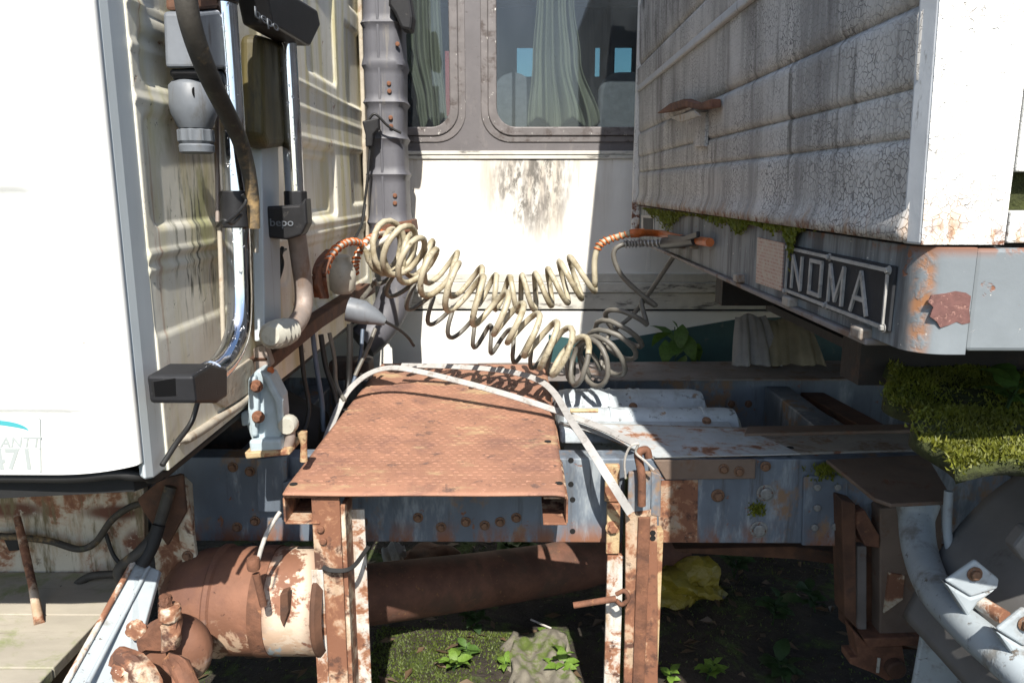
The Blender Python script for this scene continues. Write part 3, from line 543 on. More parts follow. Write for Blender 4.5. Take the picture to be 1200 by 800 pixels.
b.prism([PY(x, y, YC0 - .0024) for x, y in ((-40, 525.6), (47.4, 525.2), (47.4, 526.2), (-40, 526.6))], (0, .0003, 0)); b.prism([PY(x, y, YC0 - .0024) for x, y in ((46.3, 490.5), (47.4, 490.5), (48, 553), (47, 553))], (0, .0003, 0)); b.prism([PY(x, y, YC0 - .0024) for x, y in ((-40, 491), (47, 490.4), (47, 491.6), (-40, 492.2))], (0, .0003, 0))
put('sticker_border', b, 'ink_grey', stk)
# cab rear wall, stamped sheet
ZW0 = 1.128
def wr(px0, py0, px1, py1): a = PX(px0, (py0 + py1) / 2, XC); c = PX(px1, (py0 + py1) / 2, XC); m = PX((px0 + px1) / 2, py0, XC); k = PX((px0 + px1) / 2, py1, XC); return (a.y, c.y, k.z, m.z)
def wrz(pxl, yl0, yl1, pxr): a = PX(pxl, yl0, XC); c = PX(pxl, yl1, XC); return (a.y, PX(pxr, 200, XC).y, c.z, a.z)
rects = [wrz(158, 34, 97, 312) + (.03, .008), wrz(164, 131, 268, 312) + (.03, .008), wrz(170, 302, 400, 330) + (.03, .004),
         wrz(350, 168, 260, 392) + (.03, .014), wrz(356, 182, 250, 386) + (.02, .010), wrz(350, -60, 78, 398) + (.03, .012), wrz(402, 25, 118, 428) + (.03, .012), wrz(408, 176, 240, 432) + (.03, .012),
         wrz(154, -120, 12, 312) + (.03, .006), wrz(350, 290, 372, 425) + (.02, .007), wrz(402, -110, 0, 428) + (.03, .012)]
creases = [PX(172, y, XC).z for y in (118, 299)] + [PX(350, y, XC).z for y in (97, 125, 278)]
def emb(y, z):
    h = 0.
    for (y0, y1, z0, z1, r, d) in rects:
        cx, cz, hx, hz = (y0 + y1) / 2, (z0 + z1) / 2, (y1 - y0) / 2, (z1 - z0) / 2
        qx, qz = abs(y - cx) - hx + r, abs(z - cz) - hz + r
        s = math.hypot(max(qx, 0), max(qz, 0)) + min(max(qx, qz), 0) - r
        if s < .02: t_ = min(1, max(0, (.007 - s) / .014)); h -= d * t_ * t_ * (3 - 2 * t_)
    for zc in creases: h += .005 * math.exp(-((z - zc) / .006) ** 2)
    return h
yn = PX(153, 200, XC).y
def fn(u, v):
    y = 1.55 + (YC1 - 1.55) * u; z = ZW0 + (3.3 - ZW0) * v ** 1.35
    return (XC + emb(y, z) + .004 * math.sin(4 * y) * math.sin(5 * z), y, z)
rw = put('cab_rear_wall', B().grid(fn, 300, 300), 'cab_wall', trk, smooth=70); mo = rw.modifiers.new('s', 'SOLIDIFY'); mo.thickness = .012; mo.offset = 0
put('cab_corner_post', B().prism([(-.757, YC0 + .0135, ZW0 + .012), (XC + .003, 1.49, ZW0 + .004), (XC + .003, 1.555, ZW0 + .004), (XC - .03, 1.555, ZW0 + .004), (-.775, YC0 + .03, ZW0 + .012)], (0, 0, 2.16)), 'cab_post', trk, bevel=.005)
put('rust_seam', B().box((XC - .01, 1.556, ZW0 + .01), (XC + .001, 1.563, 3.29)), 'sill_cream', trk)
put('cab_roof', B().box((-2.6, YC0 + .04, 3.27), (XC - .02, YC1, 3.32)), 'cab_white', trk); put('cab_far_side', B().box((-2.6, YC1 - .02, ZW0), (XC - .02, YC1 + .01, 3.27)), 'cab_white', trk); put('cab_front', B().box((-2.62, YC0 + .03, ZW0), (-2.59, YC1, 3.27)), 'cab_white', trk)
put('cab_floor', B().prism([(-2.6, YC0 + .03, 1.085), (-1.2, YC0 + .03, 1.085), (-.80, YC0 + .05, 1.10), (XC - .012, YC0 + .12, 1.10), (XC - .012, YC1, 1.10), (-2.6, YC1, 1.085)], (0, 0, .045)), 'rubber', trk)  # floor coloured black to hold the shadow under the cab
seal = cat([(-2.6, YC0 + .022, 1.122)] + [(x, YC0 + .022, bot(x) - .014) for x in (-2, -1.4, -1.2, -1.0, -.9, -.82)] + [(-.775, YC0 + .05, 1.135), (XC - .014, 1.62, ZW0 - .012), (XC - .014, 2.4, ZW0 - .014), (XC - .014, YC1, ZW0 - .012)], 5)
put('door_seal', B().tube(seal, .012, 8), 'rubber', trk, smooth=60)
put('wheel_arch_lip', B().tube(cat([PX(208, 519, XC + .006), PX(228, 509, XC + .008), PX(258, 489, XC + .010), PX(290, 466, XC + .010), PX(305, 436, XC + .01), PX(312, 405, XC + .006)], 6), [.006] * 3 + [.011] * 25 + [.007] * 3, 10), 'sill_cream', trk, smooth=60)
put('arch_gusset', B().prism([PX(x, y, XC + .006) for x, y in ((250, 448), (290, 420), (303, 425), (298, 455), (262, 478), (246, 470))], (.008, 0, 0)), 'sill_cream', trk, bevel=.004)
put('gutter_rib', B().prism([PX(x, y, XC + .004) for x, y in ((414, -140), (426, -140), (436, 285), (428, 292))], (.02, 0, 0)), 'sill_cream', trk, bevel=.006)
# control box, trailer socket
cb = put('control_box', B().prism([PX(x, y, -.72) for x, y in ((190, 14), (234, 10), (235, 82), (193, 80))], (.075, 0, 0)), 'grey_plastic', trk, bevel=.008, seg=3)
put('box_base', B().prism([PX(x, y, -.718) for x, y in ((196, 81), (240, 83), (236, 97), (214, 103), (199, 92))], (.066, 0, 0)), 'black_plastic', cb, bevel=.008)
put('box_top', B().prism([PX(x, y, -.718) for x, y in ((193, -20), (240, -25), (240, 9), (193, 13))], (.07, 0, 0)), 'rust_dark', cb, bevel=.008)
pc_ = PX(227, 125, -.69); k9 = pc_.y / FPX
sk = put('trailer_socket', B().lathe([(20 * k9, 27 * k9), (25 * k9, 22 * k9), (26 * k9, 0), (25 * k9, -8 * k9), (20 * k9, -20 * k9), (18 * k9, -24 * k9)], pc_, 'z', 28), 'grey_plastic', trk, smooth=50)
put('socket_cap', B().lathe([(16 * k9, -24 * k9), (20 * k9, -26 * k9), (20 * k9, -38 * k9), (18 * k9, -41 * k9)], pc_, 'z', 40, .07), 'grey_plastic', sk, smooth=30)
put('cap_rim', B().lathe([(18 * k9, -41.2 * k9), (19.5 * k9, -43 * k9), (19 * k9, -50 * k9), (15 * k9, -52 * k9)], pc_, 'z', 28), 'grey_plastic', sk, smooth=40)
put('socket_bracket', B().prism([PX(x, y, -.72) for x, y in ((217, 98), (222, 92), (236, 93), (240, 104), (246, 122), (212, 122))], (.05, 0, 0)), 'grey_plastic', sk, bevel=.006)
put('bracket_hole', B().lathe([(.0095, 0), (.0095, .002)], PX(227, 108, -.6705), 'x', 14), 'hole', sk)
# chrome air tubes
r1 = .0275; XP = -.645
t1 = cat([PX(x, y, XP) for x, y in ((255, -120), (262, 0), (268, 80), (273.5, 170), (277, 240), (280, 310), (281, 360), (277, 395), (263, 424), (242, 442), (230, 447.5), (219, 450))], 8)
tb1 = put('chrome_tube', B().tube(t1, r1, 24), 'chrome', trk, smooth=60)
i0 = min(range(len(t1)), key=lambda i: (t1[i] - PX(250, 437, XP)).length); put('tube_bead', B().tube(t1[i0:i0 + 2], r1 + .002, 20), 'chrome', tb1, smooth=60)
hb = PX(193, 452, XP); tb = put('tube_end_block', B().prism([PX(x, y, XP - .05) for x, y in ((171, 440), (196, 426), (218, 431), (218, 464), (205, 472), (175, 472))], (.088, 0, 0)), 'black_plastic', trk, bevel=.006)
put('block_socket', B().prism([PX(x, y, XP + .0385) for x, y in ((177, 447), (203, 443), (204, 464), (179, 465))], (.004, 0, 0)), 'hole', tb)
t2 = cat([PX(x, y, XP) for x, y in ((327, -120), (333, 0), (338, 90), (343, 180), (346, 240))], 8)
put('chrome_tube', B().tube(t2, .0275, 24), 'chrome', trk, smooth=60)
t3 = cat([PX(x, y, XP) for x, y in ((346, 262), (351, 300), (356, 340), (354, 366), (343, 384), (328, 393), (318, 395))], 8)
put('lower_tube', B().tube(t3, .027, 18), 'dull_pipe', trk, smooth=60)
gp = [PX(340, 387, XP) + (PX(312, 396, XP) - PX(336, 389, XP)) * k / 10 for k in range(11)]
put('rubber_gaiter', B().tube(gp, [.024, .036, .026, .039, .027, .040, .027, .039, .026, .036, .024], 16), 'white_plastic', trk, smooth=40)
# clamps joining the two tubes
c1 = put('tube_clamp', B().tube([PX(276, 224, XP), PX(278.5, 267, XP)], .034, 20), 'black_plastic', trk, smooth=40, bevel=.003)
cbx = [PY(x, y, 2.13) for x, y in ((309, 242), (350, 240), (358, 232), (360, 262), (353, 276), (336, 281), (313, 279), (308, 262))]
c2 = put('tube_bracket', B().prism(cbx, (0, .06, 0)), 'black_plastic', trk, bevel=.007, seg=3)
put('bracket_collar', B().tube([PX(346, 224, XP + .002), PX(348, 268, XP + .002)], .034, 8), 'black_plastic', c2, bevel=.003)
put('bracket_arm', B().prism([PY(x, y, 2.135) for x, y in ((290, 246), (311, 246), (311, 272), (290, 262))], (0, .03, 0)), 'black_plastic', c2, bevel=.004)
e1 = PY(330, 261, 2.1285)
text('bracket_emblem', 'bepo', .030, c2, 'grey_plastic', e1, (R(90), 0, 0), .0012, sx=1.1)
c3 = put('tube_bracket', B().prism([PX(x, y, XP - .03) for x, y in ((276, -8), (300, -12), (343, 12), (347, 30), (334, 54), (330, 54), (284, 30))], (.075, 0, 0)), 'black_plastic', trk, bevel=.008, seg=3)
put('bracket_collar', B().tube([PX(335, 4, XP + .002), PX(338, 44, XP + .002)], .034, 8), 'black_plastic', c3, bevel=.003)
put('bracket_collar', B().tube([PX(260, -40, XP + .002), PX(262, 4, XP + .002)], .031, 20), 'black_plastic', c3, bevel=.003, smooth=40)
text('bracket_emblem', 'bepo', .034, c3, 'grey_plastic', PX(313, 24, XP + .0455), (R(90), 0, R(90)), .0012, sx=2.6)
# hoses, bottle and cables on the cab wall
h1 = cat([PX(x, y, -.60) for x, y in ((216, -60), (218, 0), (228, 45), (246, 92), (266, 133), (280, 162), (290, 195), (296, 232), (298, 268))], 8)
put('rubber_hose', B().tube(h1, [.0205 - .008 * (i / (len(h1) - 1)) ** 2 for i in range(len(h1))], 16), 'old_hose', trk, smooth=60)
put('washer_bottle', B().prism([PX(x, y, -.72) for x, y in ((279, 40), (320, 52), (322, 160), (313, 172), (288, 175), (281, 160))], (.06, 0, 0)), 'yellow_bottle', trk, bevel=.022, seg=4)
put('mounting_channel', B().prism([PX(x, y, -.72) for x, y in ((293, 150), (314, 150), (318, 392), (298, 400))], (.03, 0, 0)), 'cab_post', trk, bevel=.004)
put('thin_rod', B().tube([PX(252, 150, -.705), PX(256, 230, -.705), PX(262, 400, -.705)], .006, 8), 'sill_cream', trk, smooth=60)
put('thin_rod', B().tube(cat([PX(246, -60, -.68), PX(252, 60, -.69), PX(254, 140, -.69), PX(255, 260, -.69)], 5), .005, 8), 'dull_pipe', trk, smooth=60)
put('hanging_chain_tie', B().tube([PX(296, 230, -.62), PX(299, 246, -.62), PX(300, 296, -.62)], [.006, .009, .006], 8), 'sill_cream', trk, smooth=60)
put('red_marker', B().lathe([(.004, -.009), (.008, -.006), (.008, .006), (.004, .009)], PX(300, 245, -.606), 'z', 10), 'orange_spring', trk, smooth=50)
for pts, m, r in (([(312, 90, -.70), (313, 200, -.70), (314, 300, -.705), (312, 392, -.70)], 'cable_black', .007), ([(326, 292, -.70), (330, 310, -.70), (323, 335, -.70), (319, 360, -.70), (322, 378, -.70)], 'cable_black', .008), ([(331, 290, -.70), (327, 312, -.70), (325, 340, -.70)], 'cable_black', .006),
    ([(318, 286, -.70), (326, 296, -.70), (335, 292, -.71)], 'cable_black', .004), ([(282, 252, -.61), (272, 262, -.61), (262, 258, -.62), (255, 265, -.68)], 'cable_black', .004), ([(284, 228, -.61), (288, 237, -.605), (276, 252, -.61), (262, 262, -.615)], 'cable_black', .004),
    ([(232, 470, -.70), (224, 495, -.71), (206, 520, -.72), (190, 545, -.73)], 'cable_black', .006), ([(428, 240, -.70), (424, 262, -.70), (415, 282, -.70)], 'cable_black', .006)):
    put('cable', B().tube(cat([PX(*q) for q in pts], 6), r, 8), m, trk, smooth=60)
# ribbed intake column at the far end of the cab wall
YS = 3.72
col = []
xa, xb = PY(431, 100, YS).x, PY(475, 100, YS).x
sn = B()
def sec(z, g, taper=0): return [(x, y, z) for x, y in [(px, YS + .11 - pz) for px, pz in [(q[0], q[1]) for q in rrect(xa - g, xb + g, 0 - g, .22 + g, .05, 5)]]]
zs_ = [1.50 + i * .02 for i in range(95)]
rib = [PY(455, y, YS).z for y in (258, 206, 165, 122, 78, 33, -12, -60, -110)]
vs = []
for z in zs_:
    gd = .011 * sum(math.exp(-((z - q) / .012) ** 4) for q in rib) + .003 * math.sin(z * 9); vs += sec(z, gd)
n = len(vs) // len(zs_)
sn.add(vs, [(i * n + k, i * n + (k + 1) % n, (i + 1) * n + (k + 1) % n, (i + 1) * n + k) for i in range(len(zs_) - 1) for k in range(n)] + [tuple(range(n)), tuple(range(len(vs) - n, len(vs)))])
snk = put('intake_column', sn, 'snorkel', trk, smooth=40)
bolts(snk, [(456, 98), (456.5, 107), (458, 138), (458.5, 148), (463, 229), (463, 238), (466, 52)], YS - .112, RIVR)
put('column_ridge', fb(443, -60, 446, 258, YS - .116, .01), 'snorkel', snk, bevel=.002)
put('rain_cap', fpoly([(456, -20), (476, -30), (484, 20), (482, 36), (470, 34), (462, 16), (455, 6)], YS - .16, .10), 'black_plastic', snk, bevel=.012)
put('clamp_band', fpoly([(438, 264), (482, 258), (484, 272), (440, 276)], YS - .13, .2), 'rust', snk, bevel=.006)
put('intake_elbow', B().tube(cat([PY(462, 270, YS - .03), PY(466, 300, YS - .03), PY(466, 335, YS - .05), PY(456, 365, YS - .08), PY(440, 388, YS - .12), PY(424, 402, YS - .16)], 6), .083, 18), 'snorkel', trk, smooth=60)
lp = put('marker_lamp', fpoly([(424, 142), (443, 138), (444, 150), (437, 158), (436, 172), (428, 172), (428, 158)], YS - .2, .05), 'black_plastic', trk, bevel=.006)
put('lamp_wire', B().tube(cat([PY(432, 140, YS - .18), PY(440, 134, YS - .18), PY(455, 148, YS - .16), PY(470, 156, YS - .14)], 6), .006, 8), 'cable_black', lp, smooth=60); put('lamp_wire', B().tube(cat([PY(434, 170, YS - .18), PY(430, 215, YS - .18), PY(424, 262, YS - .18)], 6), .006, 8), 'cable_black', lp, smooth=60)
# rear sill bar with valve bracket
put('sill_bar', B().prism([PX(x, y, -.70) for x, y in ((312, 420), (372, 372), (432, 332), (440, 333), (440, 343), (378, 384), (318, 434))], (-.05, 0, 0)), 'rust_dark', trk, bevel=.004)
pv = PX(401, 322, -.69); kv = pv.y / FPX
vb = put('air_valve', B().lathe([(10 * kv, -22 * kv), (15 * kv, -17 * kv), (16 * kv, 4 * kv), (13 * kv, 12 * kv), (10 * kv, 16 * kv), (10 * kv, 21 * kv), (6 * kv, 24 * kv)], pv, 'z', 20), 'white_plastic', trk, smooth=45)
put('valve_bracket', B().ribbon(cat([PX(377, 348, -.68), PX(374, 325, -.67), (PX(379, 306, -.67)), PX(390, 293, -.67)], 6), .05, .006, (0, .3, 1)), 'rust', trk)
put('valve_bracket', B().prism([PX(x, y, -.66) for x, y in ((378, 350), (372, 334), (374, 312), (384, 302), (386, 318), (380, 334), (386, 350))], (-.012, 0, 0)), 'rust', trk, bevel=.003)
put('spring_brake_can', B().tube([PY(408, 362, 2.75), PY(425, 366, 2.75), PY(438, 371, 2.75), PY(452, 377, 2.75)], [.045, .045, .032, .014], 16), 'grey_plastic', trk, smooth=40)
# near chassis rail
nr = put('frame_rail', B().prism([(-2.6, YR, ZRB), (-2.6, YR, ZR - .001), (-2.6, YR + .08, ZR - .001), (-2.6, YR + .08, ZR - .009), (-2.6, YR + .009, ZR - .009), (-2.6, YR + .009, ZRB + .008), (-2.6, YR + .08, ZRB + .008), (-2.6, YR + .08, ZRB)], (5.8, 0, 0)), 'rail_blue', trk, bevel=.004)
top = [PZ(x, y, ZR) for x, y in ((655, 497), (700, 510), (765, 538), (1085, 529), (1200, 529), (1200, 500), (872, 503))]
tp = put('rail_top_plate', B().prism(top, (0, 0, .008)), 'rail_top', trk, bevel=.002)
put('top_strip', B().prism([PZ(x, y, ZR + .008) for x, y in ((872, 512), (1100, 507), (1100, 500), (876, 503))], (0, 0, .012)), 'brown_plate', tp, bevel=.003)
HZ = mesh('slot', B().lathe([(.011, 0), (.011, .0012)], (0, 0, 0), 'z', 14)); HZ.materials.append(MATS['hole'])
for x in (856, 878, 902, 926): put('slot', HZ, None, tp, loc=PZ(x, 525 - (x - 856) * .01, ZR + .0085))
fr2 = put('far_frame_rail', B().box((-2.6, 3.19, ZRB), (3.2, 3.2, ZR - .002)).box((-2.6, 3.2005, ZRB), (3.2, 3.27, ZRB + .01)), 'rail_blue', trk)
put('far_top_plate', B().prism([PZ(x, y, ZR) for x, y in ((560, 427), (1010, 424), (1012, 446), (560, 447))], (0, 0, .008)), 'rail_far', trk, bevel=.002)
bolts(fr2, [(857, 473), (877, 473)], 3.19)
for x, m in ((-.9, 'rail_blue'), (1.05, 'rail_blue')): put('crossmember', B().box((x, YR + .085, ZRB + .06), (x + .1, 3.185, ZR - .03)), m, trk, bevel=.006)
p, q = PZ(930, 455, ZR - .06), PZ(1010, 500, ZR - .06); put('diagonal_brace', B().prism([p, p + Vector((.10, 0, 0)), q + Vector((.10, 0, 0)), q], (0, 0, -.03)), 'rust_dark', trk, bevel=.004)
# riveted details on the near rail face
bolts(nr, [(273, 547), (293, 552), (278, 617), (299, 610)], YR - .0005, BOLT)
bolts(nr, [(425, 611), (517, 617), (546, 611), (568, 615), (586, 611), (605, 606), (490, 606)], YR - .0005, BOLT)
for x, y in ((669, 539), (669, 567), (671, 585), (671, 622), (804, 579), (803, 615)): put('bolt_hole', HOLE, None, nr, loc=PY(x, y, YR - .0002))
for x in (531, 545): pass
sp1 = put('splice_plate', fpoly([(944, 558), (994, 556), (994, 640), (940, 639), (942, 560)], YR - .012, .0115), 'rail_blue', nr, bevel=.003)
bolts(sp1, [(957, 570), (981, 570), (957, 594), (954, 617), (978, 616)], YR - .0125, RIV, 'rivet')
sp2 = put('splice_plate', fpoly([(766, 539), (886, 538), (885, 561), (780, 562)], YR - .009, .0085), 'brown_plate', nr, bevel=.003)
bolts(sp2, [(848, 549), (866, 552), (897, 546)], YR - .0095)
bolts(nr, [(841, 580)], YR - .0005, bolt_mesh('stud', .014, .02, 'bolt')); bolts(nr, [(897, 577), (889, 620)], YR - .0005, bolt_mesh('cap_bolt', .019, .014, 'bolt_grey', 16), 'cap_bolt')
put('sandblasted_patch', fpoly([(772, 563), (818, 562), (817, 635), (772, 635)], YR - .003, .0028), 'patch_tan', nr)
put('moss_clump', tufts([PY(random.gauss(887, 4), random.gauss(598, 3.5), YR - .004) for _ in range(160)], .012, .004, random.Random(3)), 'moss', nr, kind='stuff')
put('moss_clump', tufts([PY(random.gauss(968, 9), 545 + abs(random.gauss(0, 8)), YR - .02) for _ in range(260)], .014, .004, random.Random(3)), 'moss', nr, kind='stuff')
# castings between the rails
cz = ZR - .075
def profx(b, x0, x1, yc, zc, r): return b.lathe([(r * .55, x0), (r * .96, x0 + .02), (r, x0 + .05), (r, x1 - .05), (r * .94, x1 - .018), (r * .6, x1)], (0, yc, zc), 'x', 32)
cst = put('gear_housing', profx(B(), .14, .735, 2.93, .81, .13), 'casting', trk, smooth=40)
for x in (.29, .355, .44, .47): put('housing_ring', B().lathe([(.125, -.008), (.1335, -.006), (.1335, .006), (.125, .008)], (x, 2.93, .81), 'x', 32), 'casting', cst, smooth=40)
put('brake_cylinder', profx(B(), .14, .79, 2.66, .85, .095), 'casting', trk, smooth=40)
for x in (.22, .33, .52, .66): put('cylinder_ring', B().lathe([(.092, -.007), (.099, -.005), (.099, .005), (.092, .007)], (x, 2.66, .85), 'x', 32), 'casting', bpy.data.objects['brake_cylinder'], smooth=40)
for x, y in ((742, 476), (828, 493)): put('housing_bolt', BOLT, None, cst, loc=PY(x, y, 2.80 if y < 482 else 2.57), rot=(R(-50), 0, 0))
put('ledge', B().box((.14, 2.50, ZR - .06), (.74, 2.60, ZR - .004)), 'casting', trk, bevel=.012, seg=3)
put('pale_ledge', B().prism([PZ(x, y, ZR + .008) for x, y in ((660, 496), (872, 504), (905, 517), (938, 532.5), (768, 536), (700, 509))], (0, 0, .003)), 'ledge_paint', tp)  # plate in its own pale peeling paint
# catwalk plate with pressed tread
cx0, cx1, cy0, cy1, czt = PZ(330, 580, .930).x, PZ(662, 578, .930).x, PZ(500, 579, .930).y, 3.40, .930
def fn(u, v):
    x = cx0 + (cx1 - cx0) * u; y = cy0 + (cy1 - cy0) * v; return (x, y, czt + .002 * math.sin(5 * x + 2 * y) * math.sin(3 * y) + .0008 * math.sin(17 * x) * max(0, 1 - v * 6) - .006 * max(0, 1 - v * 40) - .004 * max(0, (u - .97) / .03))
cwk = put('catwalk_plate', B().grid(fn, 60, 90), 'catwalk', trk, smooth=40); mo = cwk.modifiers.new('s', 'SOLIDIFY'); mo.thickness = .006; mo.offset = 1
b = B(); rr = random.Random(2)
nx, ny = 27, 62
for j in range(ny):
    for i in range(nx):
        u = (i + .5 + (.5 if j % 2 else 0)) / (nx + .5); v = .03 + (j + .5) / ny * .955
        if rr.random() < .04 + .5 * max(0, math.sin(7 * u + 1) * math.sin(6 * v + 2) - .35): continue
        x, y, z = fn(u, v); l, wd, h = .0085, .0042, .0018 * rr.uniform(.3, 1.2)
        z += .0058
        b.add([(x - l, y - wd, z), (x + l, y - wd, z), (x + l, y + wd, z), (x - l, y + wd, z), (x - l * .6, y - wd * .45, z + h), (x + l * .6, y - wd * .45, z + h), (x + l * .6, y + wd * .45, z + h), (x - l * .6, y + wd * .45, z + h)], [(4, 5, 6, 7), (0, 1, 5, 4), (1, 2, 6, 5), (2, 3, 7, 6), (3, 0, 4, 7)])
put('tread_bumps', b, 'catwalk', cwk, kind='stuff')
for x, y in ((344, 567), (655, 566), (642, 517), (405, 480)): put('slot', HZ, None, cwk, loc=PZ(x, y, czt + .0066))
for (a, c) in ((331, 372), (637, 665)):
    x0, x1 = PY(a, 590, cy0).x, PY(c, 590, cy0).x; b = B()
    b.box((x0, cy0 + .012, czt - .012), (x1, cy1 - .1, czt - .017)); xs_ = x1 if a > 500 else x0
    b.box((xs_ - .003, cy0 + .012, czt - .0175), (xs_ + .003, cy1 - .1, czt - .085)); b.box((x0, cy0 + .012, czt - .0855), (x1, cy0 + .25, czt - .091)); put('support_angle', b, 'peel_rusty', cwk, bevel=.0015)
# left support post: two uprights with a set-back web
lpst = put('support_post', fb(373, 582, 405, 900, cy0 + .016, .012), 'peel_rusty', trk, bevel=.002)
put('post_flange', fb(371, 668, 384.5, 900, cy0 + .010, .005), 'peel_white', lpst, bevel=.0015)
put('post_web', fb(406, 592, 411, 900, cy0 + .022, .09), 'peel_post', lpst, bevel=.0015); put('post_flange', fb(409, 597, 433, 900, cy0 + .10, .008), 'peel_white', lpst, bevel=.0015)
bolts(lpst, [(376, 619), (379, 633)], cy0 + .015, RIVR, 'rivet'); put('loose_strap', B().ribbon(cat([PY(378, 664, cy0 + .005), PY(390, 668, cy0 - .004), PY(412, 665, cy0 + .01), PY(432, 640, cy0 + .09)], 6), .012, .003, (0, -.6, .8)), 'rubber', lpst)
# right support post
YP = 2.09
rps = put('support_post', fpoly([(733, 600), (770, 596), (771, 700), (771, 900), (729, 900), (733, 700)], YP, .014), 'peel_rusty', trk, bevel=.003)
put('post_head', fb(736, 553, 763, 604, YP + .001, .013), 'rail_blue', rps, bevel=.003); put('post_flange', fpoly([(763, 552), (775, 556), (774, 606), (763, 604)], YP - .002, .05), 'rail_blue', rps, bevel=.003)
put('post_rib', fb(743, 606, 757, 900, YP - .008, .0075), 'rust', rps, bevel=.003)
put('post_edge', fb(763.5, 622, 772, 900, YP + .02, .04), 'yellow_cream', rps, bevel=.002)
bolts(rps, [(765, 624), (765, 630)], YP - .0005, HOLE, 'slot')
strp = put('bolted_strip', fb(709, 545, 726, 588, YP + .04, .02), 'yellow_cream', trk, bevel=.003)
put('strip_section', fb(711, 590, 726.5, 649, YP + .036, .02), 'yellow_cream', strp, bevel=.003); put('strip_section', fb(708.5, 651, 727, 900, YP + .038, .02), 'peel_white', strp, bevel=.003); put('strip_section', fb(727.5, 560, 733, 900, YP + .05, .02), 'moss_base', strp)
bolts(strp, [(718, 618)], YP + .0355, bolt_mesh('strip_bolt', .015, .014, 'yellow_cream'))
pin = put('locking_pin', B().tube([PY(672, 709, YP - .03), PY(722, 701, YP - .03)], .0095, 12), 'rust', trk, smooth=40); put('pin_eye', B().tube(cat([PY(722, 696, YP - .03), PY(732, 692, YP - .035), PY(736, 702, YP - .035), PY(728, 708, YP - .03), PY(722, 703, YP - .03)], 5), .007, 8), 'rust', pin, smooth=50)
put('post_hook', B().tube(cat([PY(752, 592, YP - .03), PY(752, 560, YP - .03), PY(750, 545, YP - .02), PY(748, 531, YP - .01), PY(757, 527, YP), PY(760, 536, YP)], 6), .012, 10), 'rust', trk, smooth=50)
put('wire', B().tube(cat([PY(733, 560, YP - .02), PY(732, 540, YP - .03), PY(738, 524, YP - .04), PY(748, 520, YP - .04), PY(745, 530, YP - .03), PY(756, 540, YP - .04), PY(766, 550, YP - .04)], 6), .0035, 6), 'cord', trk, smooth=50)
# right-hand gusset and spring hanger
put('gusset_plate', B().prism([PZ(x, y, ZR + .012) for x, y in ((968, 538), (1086, 532), (1112, 576), (1106, 587), (1044, 590), (1024, 583))], (0, 0, -.011)), 'brown_plate', trk, bevel=.003)
YH = 2.14
hg = put('spring_hanger', fpoly([(1031, 596), (1104, 590), (1104, 768), (1031, 750)], YH + .005, .06), 'brown_plate', trk, bevel=.005)
put('hanger_back', fpoly([(980, 584), (1110, 584), (1110, 762), (1020, 758), (984, 726)], YH + .072, .01), 'rust_dark', hg)
put('hanger_flange', fpoly([(986, 585), (1003, 590), (1004, 736), (990, 722)], YH - .012, .08), 'rust_dark', hg, bevel=.004)
put('hanger_web', fpoly([(1004, 640), (1016, 640), (1016, 744), (1004, 736)], YH + .03, .04), 'rail_far', hg, bevel=.004)
put('hanger_lip', fpoly([(1002, 600), (1014, 598), (1031, 628), (1031, 642), (1014, 640), (1002, 616)], YH - .004, .05), 'rust', hg, bevel=.004)
put('hanger_base', fpoly([(1012, 748), (1100, 745), (1100, 756), (1017, 758)], YH - .02, .1), 'rust', hg, bevel=.004)
put('shackle', fpoly([(1000, 738), (1018, 756), (1058, 757), (1062, 782), (1052, 795), (1040, 798), (1026, 790), (1006, 782), (996, 778), (996, 770), (1006, 770)], YH - .01, .07), 'rust', hg, bevel=.005)
put('shackle_pin', B().lathe([(.030, .0), (.030, -.022), (.024, -.028)], PY(1047, 780, YH - .01), 'y', 20), 'rust_dark', hg, smooth=40)
put('cream_gusset', fpoly([(1042, 671), (1060, 674), (1058, 702), (1036, 718)], YH - .004, .008), 'peel_cream', hg)  # cream peeling-paint piece on the hanger
put('shackle_clip', fb(1028, 771, 1031, 788, YH - .014, .004), 'white_plastic', hg)
put('rear_spring', fpoly([(790, 643), (930, 640), (985, 648), (985, 662), (930, 655), (800, 648)], 2.4, .08), 'rust_dark', trk, bevel=.004)
# grey mudguard tube with clamps
tp_ = cat([PY(1075, 590, 1.96), PY(1074, 612, 1.93), PY(1078, 645, 1.85), PY(1094, 688, 1.70), PY(1128, 728, 1.54), PY(1172, 768, 1.41), PY(1225, 815, 1.29), PY(1300, 880, 1.15)], 7)
rd = [.055 - .009 * min(1, i / 6) - .012 * i / len(tp_) for i in range(len(tp_))]
put('mudguard_tube', B().tube(tp_, rd, 24), 'grey_paint', trk, smooth=60)
for (pts, tail, Y, bx) in (([(1108, 681), (1144, 656), (1172, 679), (1170, 690), (1138, 700)], [(1138, 700), (1170, 690), (1147, 706), (1135, 724), (1108, 683)], 1.50, (1142, 672)), ([(1168, 738), (1200, 712), (1240, 735), (1236, 750), (1200, 758)], [(1200, 758), (1236, 750), (1212, 770), (1203, 790), (1168, 740)], 1.36, (1202, 730))):
    cl = put('mudguard_clamp', fpoly(pts, Y, .012), 'grey_paint', trk, bevel=.006, seg=3); put('clamp_leg', fpoly(tail, Y + .002, .03), 'grey_paint', cl, bevel=.006); bolts(cl, [bx], Y - .001)
put('clamp_rod', B().tube([PY(1145, 704, 1.53), PY(1178, 724, 1.46)], .016, 10), 'peel_white', trk, smooth=50)
put('mudguard_pipe', B().tube(cat([PY(1112, 575, 1.83), PY(1110, 615, 1.82), PY(1114, 648, 1.8), PY(1120, 668, 1.76)], 5), .011, 10), 'grey_paint', trk, smooth=50)
